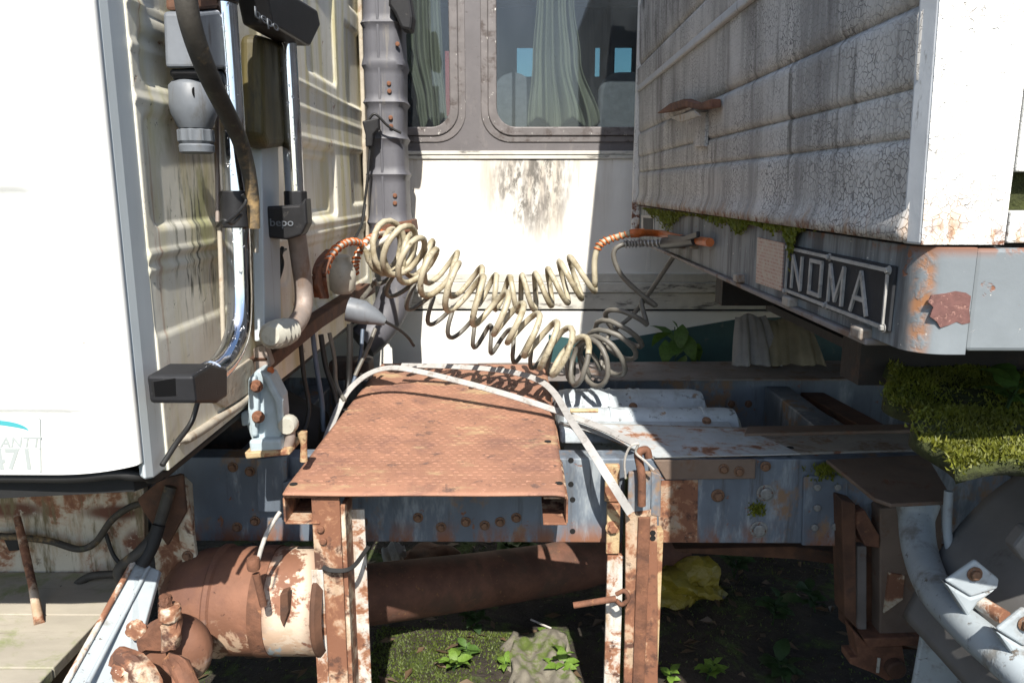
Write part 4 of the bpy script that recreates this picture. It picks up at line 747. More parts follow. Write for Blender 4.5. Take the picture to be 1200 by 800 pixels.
# mudguard: curved sheet over the drive wheel
MX, MZ, MR = 1.62, .50, .64
def fn(u, v):
    a = R(168 - 78 * u); y = 1.10 + .72 * v; r = MR + .008 * math.sin(9 * u) * math.sin(4 * v); return (MX + r * math.cos(a), y, MZ + r * math.sin(a))
mg = put('mudguard', B().grid(fn, 40, 24), 'fender_grey', trk, smooth=60); mo = mg.modifiers.new('s', 'SOLIDIFY'); mo.thickness = .012
put('mudguard_boss', fpoly([(1188, 642), (1205, 620), (1240, 620), (1240, 668), (1202, 660)], 1.47, .04), 'fender_grey', mg, bevel=.008)
put('mud_flap', fpoly([(1082, 735), (1092, 722), (1106, 740), (1130, 800), (1140, 860), (1060, 860)], 1.86, .015), 'grey_paint', trk, bevel=.006)
put('wheel_disc', B().lathe([(.20, .0), (.30, -.02), (.46, -.03), (.5, .05), (.5, .25), (.46, .3)], (MX + .05, 1.25, .5), 'y', 40), 'rubber', trk, smooth=40)
# mossy cover board above the mudguard
mA, mB, mC = PY(1108, 533, 1.18), PY(1018, 398, 1.85), PY(1300, 530, 1.18)
def mfn(u, v):
    x = (mA.x + (mB.x - mA.x) * v) * (1 - u) + (1.75) * u + .02 * math.sin(9 * v * 2 + 1) * (1 - u); y = mA.y + (mB.y - mA.y) * v + .02 * math.sin(13 * u) * (1 - v) ; z = mA.z + (mB.z - mA.z) * v - .02
    return (x, y, z + .014 * math.sin(8 * u + 3 * v) * math.sin(9 * v) + .01 * math.sin(23 * u) * math.sin(19 * v + 2))
mc = put('mudguard_top', B().grid(mfn, 50, 40), 'moss_base', trk, smooth=60); mo = mc.modifiers.new('s', 'SOLIDIFY'); mo.thickness = .03; mo.offset = -1
rr = random.Random(6); pts = [mfn(rr.random() ** 1.1 * .72, rr.random() ** 1.15) for _ in range(46000)] + [tuple(a + rr.gauss(0, .006) for a in mfn(rr.random() * .7, abs(rr.gauss(0, .012)))) for _ in range(3500)] + [tuple(a + rr.gauss(0, .006) for a in mfn(abs(rr.gauss(0, .012)), rr.random())) for _ in range(2500)]
pts = [q for q in pts if math.sin(17 * q[0] + 2 * math.sin(9 * q[1])) * math.sin(14 * q[1] + 1.5 * math.sin(11 * q[0])) + rr.gauss(0, .35) > -.45]
put('moss_carpet', tufts(pts, .0075, .0026, rr, .9), 'moss', mc, kind='stuff')
put('cover_support', B().box((1.25, 1.45, 1.0), (1.31, 1.9, 1.24)), 'dark_metal', mc)
# air tank
YTK, ZTK, RTK = 2.015, PY(300, 714, 1.87).z - .055, .150
tx0, tx1 = PY(238, 714, 1.87).x, PY(362, 714, 1.87).x
tk = put('air_tank', B().lathe([(RTK * .5, tx0 - .16), (RTK * .8, tx0 - .12), (RTK * .96, tx0 - .06), (RTK, tx0), (RTK, tx1)], (0, YTK, ZTK), 'x', 48), 'tank_paint', trk, smooth=35)
put('tank_end', B().lathe([(RTK * 1.0, tx1), (RTK * 1.03, tx1 + .004), (RTK * 1.03, tx1 + .014), (RTK * .93, tx1 + .03), (RTK * .9, tx1 + .012), (RTK * .5, tx1 + .03), (.02, tx1 + .034)], (0, YTK, ZTK), 'x', 48), 'rust_dark', tk, smooth=35)
xb_ = PY(297, 714, 1.87).x; put('tank_band', B().lathe([(RTK, xb_ - .02), (RTK + .004, xb_ - .02), (RTK + .004, xb_ + .02), (RTK, xb_ + .02)], (0, YTK, ZTK), 'x', 48), 'rust', tk, smooth=35)
put('tank_bead', B().lathe([(RTK, tx0 - .012), (RTK + .007, tx0 - .006), (RTK + .007, tx0 + .006), (RTK, tx0 + .012)], (0, YTK, ZTK), 'x', 48), 'tank_paint', tk, smooth=35)
put('drain_valve', fpoly([(328, 696), (337, 693), (338, 716), (332, 735), (328, 725)], 1.855, .03), 'rust_dark', tk, bevel=.003)
pg = put('pull_pin', B().lathe([(.015, -.016), (.017, -.01), (.017, .01), (.015, .016)], PY(297, 660, 1.82), 'z', 14), 'rust', trk, smooth=40); put('pin_stem', B().tube([PY(300, 672, 1.822), PY(309, 709, 1.825)], .010, 10), 'rust', pg, smooth=40); put('pin_cord', B().tube(cat([PY(328, 600, 1.9), PY(315, 620, 1.86), PY(307, 640, 1.84), PY(302, 658, 1.83)], 6), .006, 8), 'cord', pg, smooth=60)
# cab tilt latch
YL = 2.02
lt = put('cab_latch', fpoly([(290, 444), (302, 432), (316, 440), (329, 466), (331, 488), (330, 516), (312, 524), (294, 515), (289, 500), (290, 470)], YL, .07), 'latch_blue', trk, bevel=.008, seg=3)
put('latch_rib', fpoly([(291, 445), (299, 440), (303, 470), (301, 512), (294, 512), (290, 480)], YL - .02, .022), 'latch_blue', lt, bevel=.006); put('latch_rib', fpoly([(303, 434), (315, 440), (331, 470), (331, 500), (325, 498), (322, 472)], YL - .018, .02), 'latch_blue', lt, bevel=.006)
put('latch_foot', fpoly([(291, 516), (329, 515), (331, 530), (293, 533)], YL - .03, .1), 'latch_blue', lt, bevel=.008, seg=3); put('latch_base', fpoly([(286, 530), (338, 527), (340, 533), (288, 538)], YL - .04, .12), 'yellow_cream', lt, bevel=.004)
put('latch_ear', fpoly([(281, 484), (292, 480), (292, 498), (283, 500)], YL - .01, .05), 'latch_blue', lt, bevel=.006); put('latch_roller', B().lathe([(.022, -.02), (.026, -.012), (.026, .012), (.022, .02)], PY(338, 497, YL), 'y', 14), 'white_plastic', lt, smooth=40)
bolts(lt, [(301, 452), (303, 488)], YL - .022, bolt_mesh('latch_bolt', .012, .022, 'rust')); put('latch_link', B().tube(cat([PY(340, 500, YL), PY(340, 515, YL), PY(334, 528, YL)], 4), .014, 10), 'dull_pipe', lt, smooth=50)
put('rod_end', B().tube([PY(354, 506, YL + .02), PY(356, 520, YL + .02), PY(356, 540, YL + .02)], [.015, .009, .011], 10), 'yellow_cream', trk, smooth=40)
put('latch_bracket', fpoly([(300, 538), (336, 534), (338, 600), (302, 600)], YR - .03, .028), 'rail_blue', trk, bevel=.004); put('latch_bracket', fpoly([(330, 566), (350, 560), (350, 600), (330, 610)], YR - .05, .045), 'rail_blue', trk, bevel=.004)
put('clevis', fpoly([(296, 408), (310, 404), (318, 428), (306, 438), (298, 434)], 2.08, .04), 'dull_pipe', trk, bevel=.006); put('red_cap', B().lathe([(.006, -.01), (.011, 0), (.006, .01)], PY(317, 434, 2.05), 'z', 10), 'orange_spring', trk, smooth=60)
# dark machinery under the cab
gb = put('gearbox', B().lathe([(.12, -1.9), (.22, -1.85), (.27, -1.4), (.24, -1.0), (.16, -.85), (.09, -.72)], (0, 2.72, .82), 'x', 24), 'dark_metal', trk, smooth=40)
put('gearbox_cover', B().box((-1.5, 2.55, 1.0), (-.95, 2.9, 1.09)), 'dark_metal', gb, bevel=.02)
for pts, m, r in (([(366, 388, 2.62), (371, 430, 2.62), (377, 470, 2.62), (379, 505, 2.62)], 'cable_blue', .009), ([(376, 392, 2.7), (382, 430, 2.7), (392, 460, 2.7), (398, 490, 2.7)], 'cable_black', .010), ([(386, 390, 2.75), (392, 420, 2.75), (394, 450, 2.75), (404, 470, 2.7)], 'hose_dark', .008), ([(410, 380, 2.9), (410, 410, 2.9), (408, 450, 2.9), (400, 480, 2.8)], 'cable_black', .012), ([(440, 385, 2.95), (430, 410, 2.9), (416, 440, 2.85)], 'hose_dark', .008), ([(352, 400, 2.5), (356, 440, 2.5), (362, 480, 2.5), (352, 520, 2.4)], 'cable_black', .008), ([(425, 386, 3.), (422, 420, 2.95), (412, 455, 2.9)], 'cable_blue', .008), ([(452, 377, 2.75), (466, 385, 2.8), (478, 395, 2.85), (485, 405, 2.9)], 'cable_black', .006)):
    put('cable', B().tube(cat([PY(*q) for q in pts], 6), r, 8), m, trk, smooth=60)
put('valve_block', fb(385, 424, 432, 446, 2.95, .12), 'dark_metal', trk, bevel=.01)
# front rail section with peeling paint, wiring and bracket
pr_ = put('front_rail_panel', fpoly([(-420, 572), (168, 566), (170, 684), (-420, 690)], 2.13, .03), 'front_panel', trk, bevel=.004)
put('rail_edge', fpoly([(-420, 684), (165, 679), (165, 690), (-420, 697)], 2.11, .05), 'rust_dark', pr_, bevel=.004)
put('wiring', B().tube(cat([PY(-10, 627, 2.10), PY(30, 630, 2.10), PY(60, 634, 2.10), PY(92, 643, 2.09), (PY(112, 635, 2.09)), PY(130, 610, 2.08), PY(150, 595, 2.07), PY(170, 588, 2.07)], 6), .010, 8), 'old_hose', trk, smooth=60); put('wiring', B().tube(cat([PY(124, 625, 2.10), PY(132, 648, 2.10), PY(142, 662, 2.10)], 5), .006, 8), 'cable_black', trk, smooth=60)
put('wire_knot', fpoly([(3, 630), (12, 627), (22, 630), (22, 645), (10, 646)], 2.10, .02), 'rubber', trk, bevel=.004); put('wiring', B().tube(cat([PY(84, 690, 2.07), PY(96, 680, 2.06), PY(110, 674, 2.06), PY(140, 672, 2.05)], 5), .012, 8), 'old_hose', trk, smooth=60)
bk = put('cab_bracket', fpoly([(176, 575), (202, 562), (216, 575), (220, 640), (226, 680), (205, 708), (185, 700), (180, 650)], 2.02, .06), 'peel_cream', trk, bevel=.005)
put('bracket_strip', fpoly([(203, 580), (216, 572), (224, 610), (231, 660), (229, 684), (216, 680), (208, 620)], 2.0, .018), 'peel_cream', bk, bevel=.004); bolts(bk, [(210, 585), (213, 588), (220, 651)], 1.998, BOLT)
put('bracket_top', fpoly([(160, 585), (190, 560), (214, 556), (218, 600), (196, 640), (182, 620), (168, 600)], 1.985, .014), 'rust_dark', bk, bevel=.004)
put('brake_hose', B().tube(cat([PY(200, 570, 1.97), PY(184, 620, 1.94), PY(165, 645, 1.90), PY(140, 668, 1.88), PY(150, 690, 1.87)], 6), .016, 10), 'old_hose', trk, smooth=60); put('brake_hose', B().tube(cat([PY(186, 615, 1.93), PY(178, 640, 1.91), PY(166, 662, 1.89)], 6), .018, 10), 'rubber', trk, smooth=60)
# pale fairing strip running down to the left
fs_ = [PY(158, 656, 1.90), PY(187, 668, 1.90), PY(166, 745, 1.72), PY(150, 830, 1.55), PY(60, 830, 1.52)]
fp = put('fairing_strip', B().prism(fs_, (.0, .012, -.012)), 'grey_paint', trk, bevel=.003); put('fairing_edge', B().tube([PY(158, 655, 1.895), PY(60, 831, 1.515)], .0075, 8), 'peel_white', fp, smooth=50); put('fairing_fold', B().tube([PY(174, 664, 1.893), PY(103, 800, 1.565)], .006, 8), 'grey_paint', fp, smooth=50)
# rusty steering joint with castellated nuts
def rough(name, b, m, parent, amp, seed, cuts=2, smooth=35):
    me = mesh(name, b); bm = bmesh.new(); bm.from_mesh(me); bmesh.ops.subdivide_edges(bm, edges=bm.edges[:], cuts=cuts, use_grid_fill=True); bmesh.ops.triangulate(bm, faces=bm.faces[:])
    bmesh.ops.smooth_vert(bm, verts=bm.verts[:], factor=.45, use_axis_x=True, use_axis_y=True, use_axis_z=True); rr = random.Random(seed)
    for v in bm.verts: v.co += Vector((rr.gauss(0, amp), rr.gauss(0, amp), rr.gauss(0, amp)))
    bm.to_mesh(me); bm.free(); return put(name, me, m, parent, smooth=smooth)
kn = put('spring_seat', B().lathe([(.060, .02), (.082, -.0), (.094, -.035), (.088, -.06), (.06, -.082), (.02, -.088)], PY(212, 752, 1.76), 'y', 32), 'tank_paint', trk, smooth=45)
rough('joint_bracket', fpoly([(158, 752), (172, 738), (186, 727), (197, 724), (197, 764), (160, 765)], 1.655, .03), 'rust', kn, .0015, 3)
rough('castle_nut', B().lathe([(.020, .0), (.027, .005), (.027, .022), (.026, .034), (.020, .037)], PY(200, 726, 1.655), 'z', 8), 'peel_post', kn, .0007, 4)
rough('stud', B().lathe([(.014, .03), (.016, .045), (.012, .060)], PY(196, 724, 1.655), 'z', 8), 'rust', kn, .0012, 5)
rough('stud_shank', fpoly([(186, 731), (208, 727), (209, 748), (205, 764), (187, 765)], 1.64, .035), 'peel_rusty', kn, .0015, 6)
rough('castle_nut', B().lathe([(.030, -.022), (.040, -.014), (.041, .010), (.033, .022)], PY(152, 783, 1.58), 'z', 8), 'peel_post', kn, .0012, 7)
rough('stud_shank', B().tube([PY(136, 768, 1.60), PY(158, 780, 1.575), PY(178, 800, 1.56), PY(184, 840, 1.54)], [.024, .032, .028, .026], 10), 'peel_rusty', kn, .002, 8, 1)
rough('joint_arm', B().tube([PY(196, 772, 1.61), PY(212, 782, 1.59), PY(222, 806, 1.57), PY(226, 850, 1.55)], [.018, .027, .028, .025], 10), 'rust', kn, .002, 9, 1)
rough('washer', B().lathe([(.020, -.010), (.026, -.004), (.026, .004), (.020, .008)], PY(160, 738, 1.67), 'y', 12), 'peel_post', kn, .0012, 10, 1)
# propeller shaft
put('propeller_shaft', B().tube([PY(350, 700, 2.55), PY(434, 696, 2.62), PY(560, 680, 2.85), PY(640, 668, 3.0), PY(680, 660, 3.06), PY(720, 655, 3.1), PY(800, 648, 3.2)], [.112, .112, .11, .108, .108, .085, .08], 28), 'rust_shaft', trk, smooth=45)

# ------------------------------------------------------------------ loose hoses and straps
def helix(axis, turns, Rr, n=18, ph=0, r0=.25, r1=.4):
    m = int(turns * n); L = len(axis) - 1; out = []
    for i in range(int(m) + 1):
        t_ = i / m * L; k = min(int(t_), L - 1); p = axis[k].lerp(axis[k + 1], t_ - k); T = (axis[min(k + 2, L)] - axis[max(k - 1, 0)]).normalized()
        N = (Vector((0, 0, 1)) - T * T.z).normalized(); Bn = T.cross(N); q = i / m; th = 2 * math.pi * i / n + ph + .5 * math.sin(9 * q * 3.1) + .3 * math.sin(41 * q)
        rad = Rr * (1 + .10 * math.sin(7.3 * q + ph) + .05 * math.sin(23 * q)); out.append(p + (N * math.cos(th) + Bn * math.sin(th) * .95) * rad)
    return out
axA = cat([PY(*q) for q in ((447, 292, 3.0), (470, 296, 2.96), (505, 307, 2.92), (548, 330, 2.9), (584, 343, 2.9), (612, 344, 2.9), (641, 338, 2.9), (664, 330, 2.9), (690, 318, 2.9))], 10)
hA = helix(axA, 12.5, .074, 18, .5)
ha = thing('coiled_air_hose', 'cream coiled air hose stretched level across, ending in the orange lead at the trailer', 'hose', PY(600, 345, 2.9), 'coiled air hoses between cab and trailer')
startA = cat([PX(379, 326, -.66), PX(386, 302, -.66), PX(402, 286, -.65), PX(420, 284, -.63), PX(434, 296, -.60), hA[0]], 8)
endA = cat([hA[-1], PY(697, 330, 2.9), PY(697, 303, 2.9), PY(704, 286, 2.9), PY(722, 278, 2.9), PY(746, 273, 2.88), PX(775, 274, XT - .03), PX(795, 279, XT - .025), PX(832, 284, XT - .02)], 7)
put('coil', B().tube(hA, .0105, 10), 'hose_cream', ha, smooth=70); la = put('cab_lead', B().tube(startA, .011, 10), 'hose_white', ha, smooth=70); lb = put('trailer_lead', B().tube(endA[:34], .0115, 10), 'hose_cream', ha, smooth=70)
def spring(path, turns, rad): return helix(path, turns, rad, 12)
put('spring_guard', B().tube(spring(startA[2:34], 15, .0125), .0048, 6), 'orange_spring', la, smooth=70); put('spring_guard', B().tube(spring(endA[18:38], 10, .0125), .0035, 6), 'orange_spring', lb, smooth=70)
put('trailer_coupling', B().tube(endA[33:], [.016] * 4 + [.013] * (len(endA) - 37), 10), 'orange_spring', ha, smooth=50)
axB = cat([PY(*q) for q in ((450, 290, 2.86), (466, 292, 2.82), (484, 306, 2.78), (523, 331, 2.74), (567, 356, 2.72), (600, 376, 2.72), (630, 396, 2.72), (655, 410, 2.72), (684, 425, 2.74), (706, 420, 2.80), (722, 398, 2.86), (738, 374, 2.9))], 10)
hB = helix(axB, 17, .087, 18, 1.6)
hb_ = thing('coiled_air_hose', 'cream coiled air hose sagging down onto the catwalk and turning dark towards the trailer', 'hose', PY(640, 430, 2.8), 'coiled air hoses between cab and trailer')
kB = int(len(hB) * .70); put('coil', B().tube(hB[:kB + 1], .0112, 10), 'hose_cream', hb_, smooth=70); put('dark_coil', B().tube(hB[kB:], .0098, 10), 'hose_dark', hb_, smooth=70)
startB = cat([PX(416, 322, -.66), PX(418, 302, -.65), PX(430, 282, -.62), PX(446, 274, -.60), PY(458, 276, 2.9), hB[0]], 8); lc = put('cab_lead', B().tube(startB, .011, 10), 'hose_white', hb_, smooth=70); put('spring_guard', B().tube(spring(startB[:26], 13, .0125), .0048, 6), 'orange_spring', lc, smooth=70)
endB = cat([hB[-1], PY(752, 352, 2.92), PY(768, 358, 2.9), PY(748, 342, 2.9), PY(728, 322, 2.9), PY(719, 300, 2.9), PY(726, 288, 2.9), PY(750, 285, 2.9), PX(780, 285, XT - .04)], 7)
ld = put('trailer_lead', B().tube(endB, .0095, 10), 'hose_dark', hb_, smooth=70); put('spring_guard', B().tube(spring(endB[-13:], 11, .012), .0035, 6), 'silver_spring', ld, smooth=70)
cpl = put('trailer_coupling', B().tube([PX(779, 285, XT - .04), PX(786, 285, XT - .038), PX(800, 283, XT - .035), PX(815, 282, XT - .03)], [.022, .019, .021, .014], 12), 'black_plastic', hb_, smooth=40)
put('coupling_arm', B().prism([PX(x, y, XT - .05) for x, y in ((782, 275), (800, 277), (816, 271), (816, 278), (800, 283), (783, 282))], (.012, 0, 0)), 'black_plastic', hb_, bevel=.003)

axC = cat([PY(*q) for q in ((452, 318, 2.98), (478, 342, 2.96), (520, 372, 2.94), (560, 392, 2.92), (600, 404, 2.92), (640, 417, 2.90), (672, 428, 2.88), (696, 420, 2.9))], 10)
hc = thing('coiled_air_hose', 'darker grey coiled hose hanging lowest behind the two cream ones', 'hose', PY(600, 420, 2.95), 'coiled air hoses between cab and trailer')
hC = helix(axC, 12, .058, 16, 2.2); put('coil', B().tube(hC, .0088, 8), 'hose_dark', hc, smooth=70)
put('cab_lead', B().tube(cat([PX(424, 350, -.62), PX(436, 335, -.60), hC[0]], 6), .0088, 8), 'hose_dark', hc, smooth=70); put('trailer_lead', B().tube(cat([hC[-1], PY(712, 395, 2.95), PY(745, 365, 3.0), PX(790, 300, XT + .0)], 6), .0088, 8), 'hose_dark', hc, smooth=70)
def arr(l): return cat(l, 8)
s1 = arr([PY(372, 545, 2.34), PY(384, 510, 2.5), PY(396, 480, 2.66), PY(408, 458, 2.74), PY(430, 439, 2.78), PY(455, 431, 2.79), PY(485, 434, 2.77), PY(540, 447, 2.70), PY(600, 464, 2.62), PY(652, 481, 2.54), PY(700, 499, 2.40), PY(745, 520, 2.2)])
o = tag(put('strap', B().ribbon(s1, .026, .003, (-.1, -.45, .9)), 'strap', smooth=40), 'flat pale strap bowed over the catwalk from its left edge to the rusty hook', 'strap', 'straps over the catwalk')
s2 = arr([PY(470, 428, 3.02), PY(520, 429, 2.98), PY(570, 432, 2.92), PY(605, 437, 2.84), PY(632, 446, 2.74), PY(650, 461, 2.60), PY(667, 489, 2.36), PY(688, 520, 2.16), PY(712, 558, 2.05), PY(739, 601, 2.045)])
o = tag(put('strap', B().ribbon(s2, .024, .003, [Vector((0, -.5 - .35 * i / len(s2), .85 - .6 * i / len(s2))) for i in range(len(s2))]), 'strap', smooth=40), 'pale strap along the far catwalk edge, hanging over the rail to the right post', 'strap', 'straps over the catwalk')
tag(put('wooden_peg', B().tube([PY(668, 481, 2.5), PY(701, 481, 2.5)], .008, 8), 'yellow_cream', bevel=.002), 'short tan stick lying on the pale rail beside the catwalk', 'stick')

# ------------------------------------------------------------------ left foreground board
ZBD = .585
bd = thing('board', 'weathered tan board under the front rail panel at lower left', 'board', PZ(30, 760, 0.0))
tag(bd, bd['label'], 'board')
edge = [PZ(-160, 692, ZBD), PZ(150, 688, ZBD), PZ(100, 790, ZBD), PZ(70, 860, ZBD), PZ(-260, 860, ZBD)]
for k in range(3):
    y0, y1 = 2.12 - k * .235, 2.12 - (k + 1) * .235 + .004
    def xr(y): return PZ(150, 688, ZBD).x + (2.12 - y) * .02
    put('plank', B().prism([(-2.2, y1, ZBD), (xr(y1), y1, ZBD), (xr(y0), y0, ZBD), (-2.2, y0, ZBD)], (0, 0, -.03)), 'board', bd, bevel=.003)
for x in (-2.0, -1.25): put('bearer', B().box((x, 1.42, 0), (x + .09, 2.1, ZBD - .031)), 'bark', bd)
tag(put('iron_rod', B().tube([PY(20, 606, 2.09), PY(28, 640, 2.04), PY(38, 685, 1.97), PZ(46, 730, ZBD + .002)], [.010, .012, .011, .013], 10), 'peel_rusty', smooth=50), 'thin rusty rod leaning from the board up to the front rail panel', 'rod')

# ------------------------------------------------------------------ behind and below: cloth, debris, weeds
def lump(name, c, rx, ry, rz, amp, seed, m):
    bm = bmesh.new(); bmesh.ops.create_icosphere(bm, subdivisions=4, radius=1); rr = random.Random(seed); ph = [rr.uniform(0, 6.28) for _ in range(9)]
    for v in bm.verts:
        n = v.co.copy(); d = 1 + amp * (math.sin(3 * n.x + ph[0]) * math.sin(4 * n.y + ph[1]) + .6 * math.sin(7 * n.z + 5 * n.x + ph[2]) + .4 * abs(math.sin(9 * n.x + 6 * n.y + ph[3])) + .3 * abs(math.sin(14 * n.y + 11 * n.z + ph[4])))
        d += amp * .35 * (abs(math.sin(21 * n.x + 13 * n.z + ph[5])) - .5 + .6 * abs(math.sin(17 * n.y - 19 * n.z + ph[6])))
        v.co = Vector((n.x * rx * d, n.y * ry * d, max(n.z, -.45) * rz * d)) + Vector(c)
    me = bpy.data.meshes.new(name); bm.to_mesh(me); bm.free(); return put(name, me, m, smooth=35)
zt_far = ZR + .008
def drape(name, px0, px1, pt, Y0, m, label, seed):
    rr = random.Random(seed); ph = [rr.uniform(0, 6.28) for _ in range(5)]; a, c = PY(px0, pt, Y0).x, PY(px1, pt, Y0).x; zt2 = PY(px0, pt, Y0).z
    def fn(u, v):
        f = math.sin(u * 14 + ph[0]) + .5 * math.sin(u * 31 + ph[1] + v * 2); s = v; y = Y0 - .16 * s + .014 * f * (.4 + s); z = zt2 - (zt2 - zt_far - .006) * s ** 1.3 - .02 * (u - .5) ** 2 + .008 * math.sin(9 * u + ph[2]) * (1 - s)
        return (a + (c - a) * u + .04 * (u - .5) * s * 2, y, z)
    o = put(name, B().grid(fn, 60, 24), m, smooth=70); mo = o.modifiers.new('s', 'SOLIDIFY'); mo.thickness = .006; return tag(o, label, 'cloth')
drape('cloth', 893, 946, 374, 3.55, 'tarp', 'dirty yellowish cloth draped on the far rail under the trailer', 3)
drape('cloth', 862, 897, 370, 3.54, 'grey_cloth', 'grey cloth draped on the far rail beside the yellowish one', 7)
LEAF = {}
def leafmesh(m):
    if m in LEAF: return LEAF[m]
    b = B(); pr = [(0, .06), (.15, .5), (.35, .9), (.6, .8), (.85, .35), (1, .02)]; vs = []; fs = []
    for i, (t_, w_) in enumerate(pr):
        zc = .18 * math.sin(t_ * 2.4) - .12 * t_ * t_; vs += [(-w_ * .3, t_, zc + .06 * w_), (0, t_, zc), (w_ * .3, t_, zc + .06 * w_)]
    for i in range(5): fs += [(i * 3, i * 3 + 1, i * 3 + 4, i * 3 + 3), (i * 3 + 1, i * 3 + 2, i * 3 + 5, i * 3 + 4)]
    b.add(vs, fs); me = mesh('leaf', b); me.materials.append(MATS[m]); me.polygons.foreach_set('use_smooth', [True] * len(me.polygons)); LEAF[m] = me; return me
def plant(label, base, h, nl, size, m, seed, group='weeds around the truck', upright=.6):
    rr = random.Random(seed); p = thing('weed', label, 'plant', base, group); base = Vector(base)
    for s in range(max(1, nl // 6)):
        a = rr.uniform(0, 6.28); hh = h * rr.uniform(.7, 1.1); tip = base + Vector((math.cos(a) * hh * .35, math.sin(a) * hh * .35, hh)); pth = cat([base, base.lerp(tip, .5) + Vector((0, 0, hh * .1)), tip], 5)
        put('stem', B().tube(pth, .003, 5), 'leaf_dark', p)
        for k in range(6):
            q = pth[min(len(pth) - 1, 3 + int(k / 6 * (len(pth) - 3)))]; o = put('leaf', leafmesh(m), None, p, loc=q, rot=(R(rr.uniform(-10, 50) * upright), R(rr.uniform(-25, 25)), a + k * 2.4)); s_ = size * rr.uniform(.6, 1.2); o.scale = (s_, s_, s_)
def gp(px, py, dz=0): p = PZ(px, py, 0.0); p.z = gz(p.x, p.y) + dz; return p
tag(lump('plastic_bag', gp(800, 690, .03), .15, .12, .085, .30, 5, 'yellow_bag'), 'crumpled yellow plastic bag on the ground under the chassis rail', 'bag')
tag(lump('paper_scrap', gp(462, 672, .03), .045, .03, .09, .3, 9, 'white_paper'), 'crumpled whitish scrap lying behind the propeller shaft', 'litter')
tag(lump('stone', gp(505, 668, .03), .15, .12, .09, .1, 12, 'rust_dark'), 'brown stone on the ground behind the propeller shaft', 'stone')
tag(put('twig', B().tube([gp(622, 728, .03), gp(646, 736, .02)], .004, 6), 'white_paper'), 'thin pale twig lying on the dark ground right of centre', 'twig')
bl = gp(632, 775); tag(put('concrete_block', B().grid(lambda u, v: (bl.x - .10 + .2 * u + .006 * math.sin(9 * v), bl.y - .24 + .36 * v, .05 + .012 * math.sin(7 * u + 3 * v) + .008 * math.sin(23 * u) * math.sin(19 * v)), 24, 30), 'concrete_moss', smooth=60), 'mossy concrete block in the sunlit gap between the two posts', 'block')
sb = bpy.data.objects['concrete_block'].modifiers.new('s', 'SOLIDIFY'); sb.thickness = .09; sb.offset = -1
for i, (px, py, h, nl, sz, m, lab) in enumerate(((532, 790, .05, 12, .075, 'leaf_bright', 'bright star-shaped weed in the sunlit moss between the posts'), (655, 792, .09, 18, .075, 'leaf_bright', 'sunlit weed beside the mossy concrete block'), (640, 748, .04, 6, .06, 'leaf_bright', 'small seedling at the top of the mossy block'),
    (828, 798, .07, 12, .07, 'leaf_bright', 'sunlit weed in the patch right of the right post'), (786, 798, .05, 6, .05, 'leaf_bright', 'tiny seedling at the foot of the right post'), (918, 798, .08, 12, .10, 'leaf_dark', 'broad-leaved weed in the shade below the spring hanger'),
    (905, 735, .12, 12, .10, 'leaf_dark', 'dark weed on the shaded ground in front of the hanger'), (600, 662, .14, 18, .12, 'leaf', 'leafy weed behind the propeller shaft'), (860, 680, .14, 18, .10, 'leaf_dark', 'dark weed beside the yellow bag'), (955, 720, .1, 12, .08, 'leaf_dark', 'faint weed at the foot of the hanger'), (560, 735, .06, 12, .07, 'leaf_dark', 'shaded weed left of the mossy block'), (545, 775, .05, 12, .05, 'leaf', 'small weed just behind the star-shaped one'), (590, 788, .04, 12, .045, 'leaf_bright', 'low weed between the star-shaped one and the block'))):
    plant(lab, gp(px, py), h, nl, sz, m, i + 20)
vb_ = PY(800, 424, 3.62); plant('drooping green weed rising behind the far rail against the teal bus skirt', (vb_.x, 3.62, gz(vb_.x, 3.62)), PY(795, 372, 3.62).z * .98, 6, .16, 'leaf', 3)
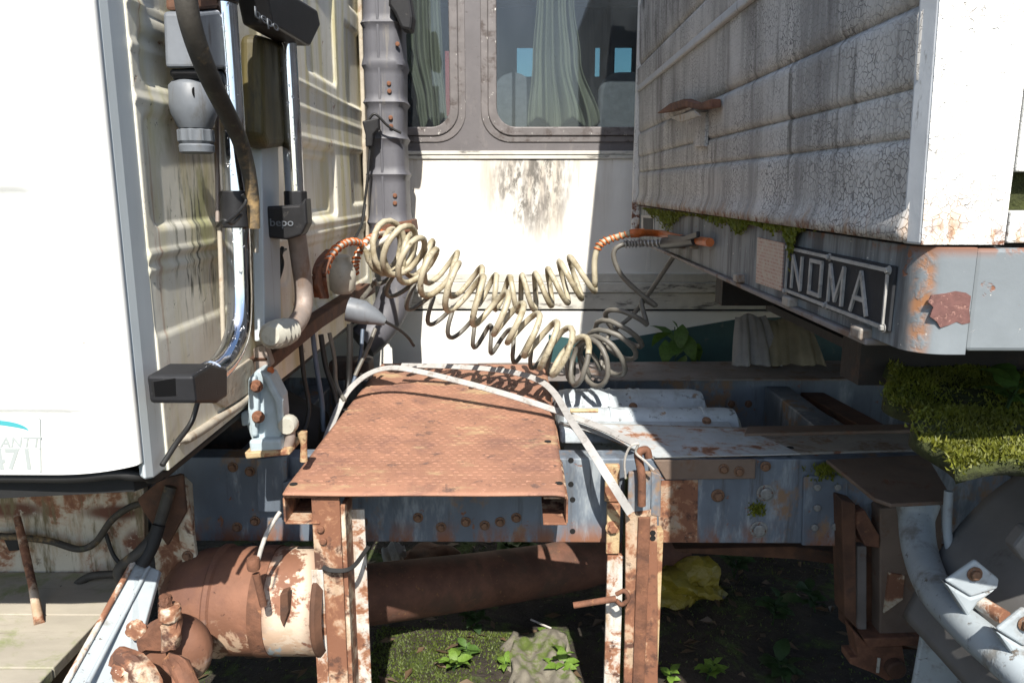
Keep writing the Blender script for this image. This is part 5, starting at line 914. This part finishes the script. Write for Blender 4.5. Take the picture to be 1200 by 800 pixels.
for k, (px, py, a) in enumerate(((790, 372, .3), (800, 385, 2.2), (785, 390, 3.6), (808, 400, 5.2), (796, 410, 1.2), (812, 415, 4.2), (790, 405, 2.9))):
    wd_ = [o for o in bpy.data.objects if o.name.startswith('weed')][-1]
o_ = [o for o in bpy.data.objects if o.type == 'EMPTY' and o.get('label', '').startswith('drooping')][0]; rr = random.Random(1)
for (px, py) in ((788, 376), (800, 380), (786, 390), (806, 392), (796, 400), (812, 410), (790, 408), (803, 416), (818, 402), (780, 398)):
    o = put('leaf', leafmesh('leaf'), None, o_, loc=PY(px, py, 3.58), rot=(R(rr.uniform(-80, -20)), R(rr.uniform(-30, 30)), rr.uniform(0, 6.28))); o.scale = (.13,) * 3
# small weeds on the mossy cover
mw = mfn(.18, .38); plant('small weed growing in the moss under the grey beam corner', (mw[0], mw[1], mw[2]), .06, 12, .07, 'leaf', 77)
# litter and ground cover
rr = random.Random(11); pts = []
for _ in range(9000):
    x, y = rr.uniform(-1.2, 1.8), rr.uniform(2.2, 3.6); q = math.sin(5 * x + 1) * math.sin(6 * y) + rr.gauss(0, .5)
    if q > .1: pts.append((x, y, gz(x, y)))
for _ in range(16000):
    x, y = rr.uniform(-.55, .2), rr.uniform(2.25, 2.75)
    if math.sin(9 * x + 2) * math.sin(7 * y) + rr.gauss(0, .6) > -.2: pts.append((x, y, gz(x, y)))
put('ground_moss', tufts(pts, .009, .0032, rr, .9), 'ground_moss', kind='stuff')['label'] = 'low moss and seedlings on the soil under the chassis'
b = B()
for _ in range(900):
    x, y = rr.uniform(-1.5, 2.2), rr.uniform(2.1, 5); z = gz(x, y) + .006; a = rr.uniform(0, 6.28); l = rr.uniform(.012, .04); dx, dy = math.cos(a) * l, math.sin(a) * l
    b.add([(x - dx, y - dy, z), (x + dy * .4, y - dx * .4, z + rr.uniform(0, .02)), (x + dx, y + dy, z + rr.uniform(0, .015)), (x - dy * .4, y + dx * .4, z + rr.uniform(0, .012))], [(0, 1, 2, 3)])
put('leaf_litter', b, 'dead_leaf', kind='stuff')['label'] = 'dead leaves and crumbs scattered on the soil'
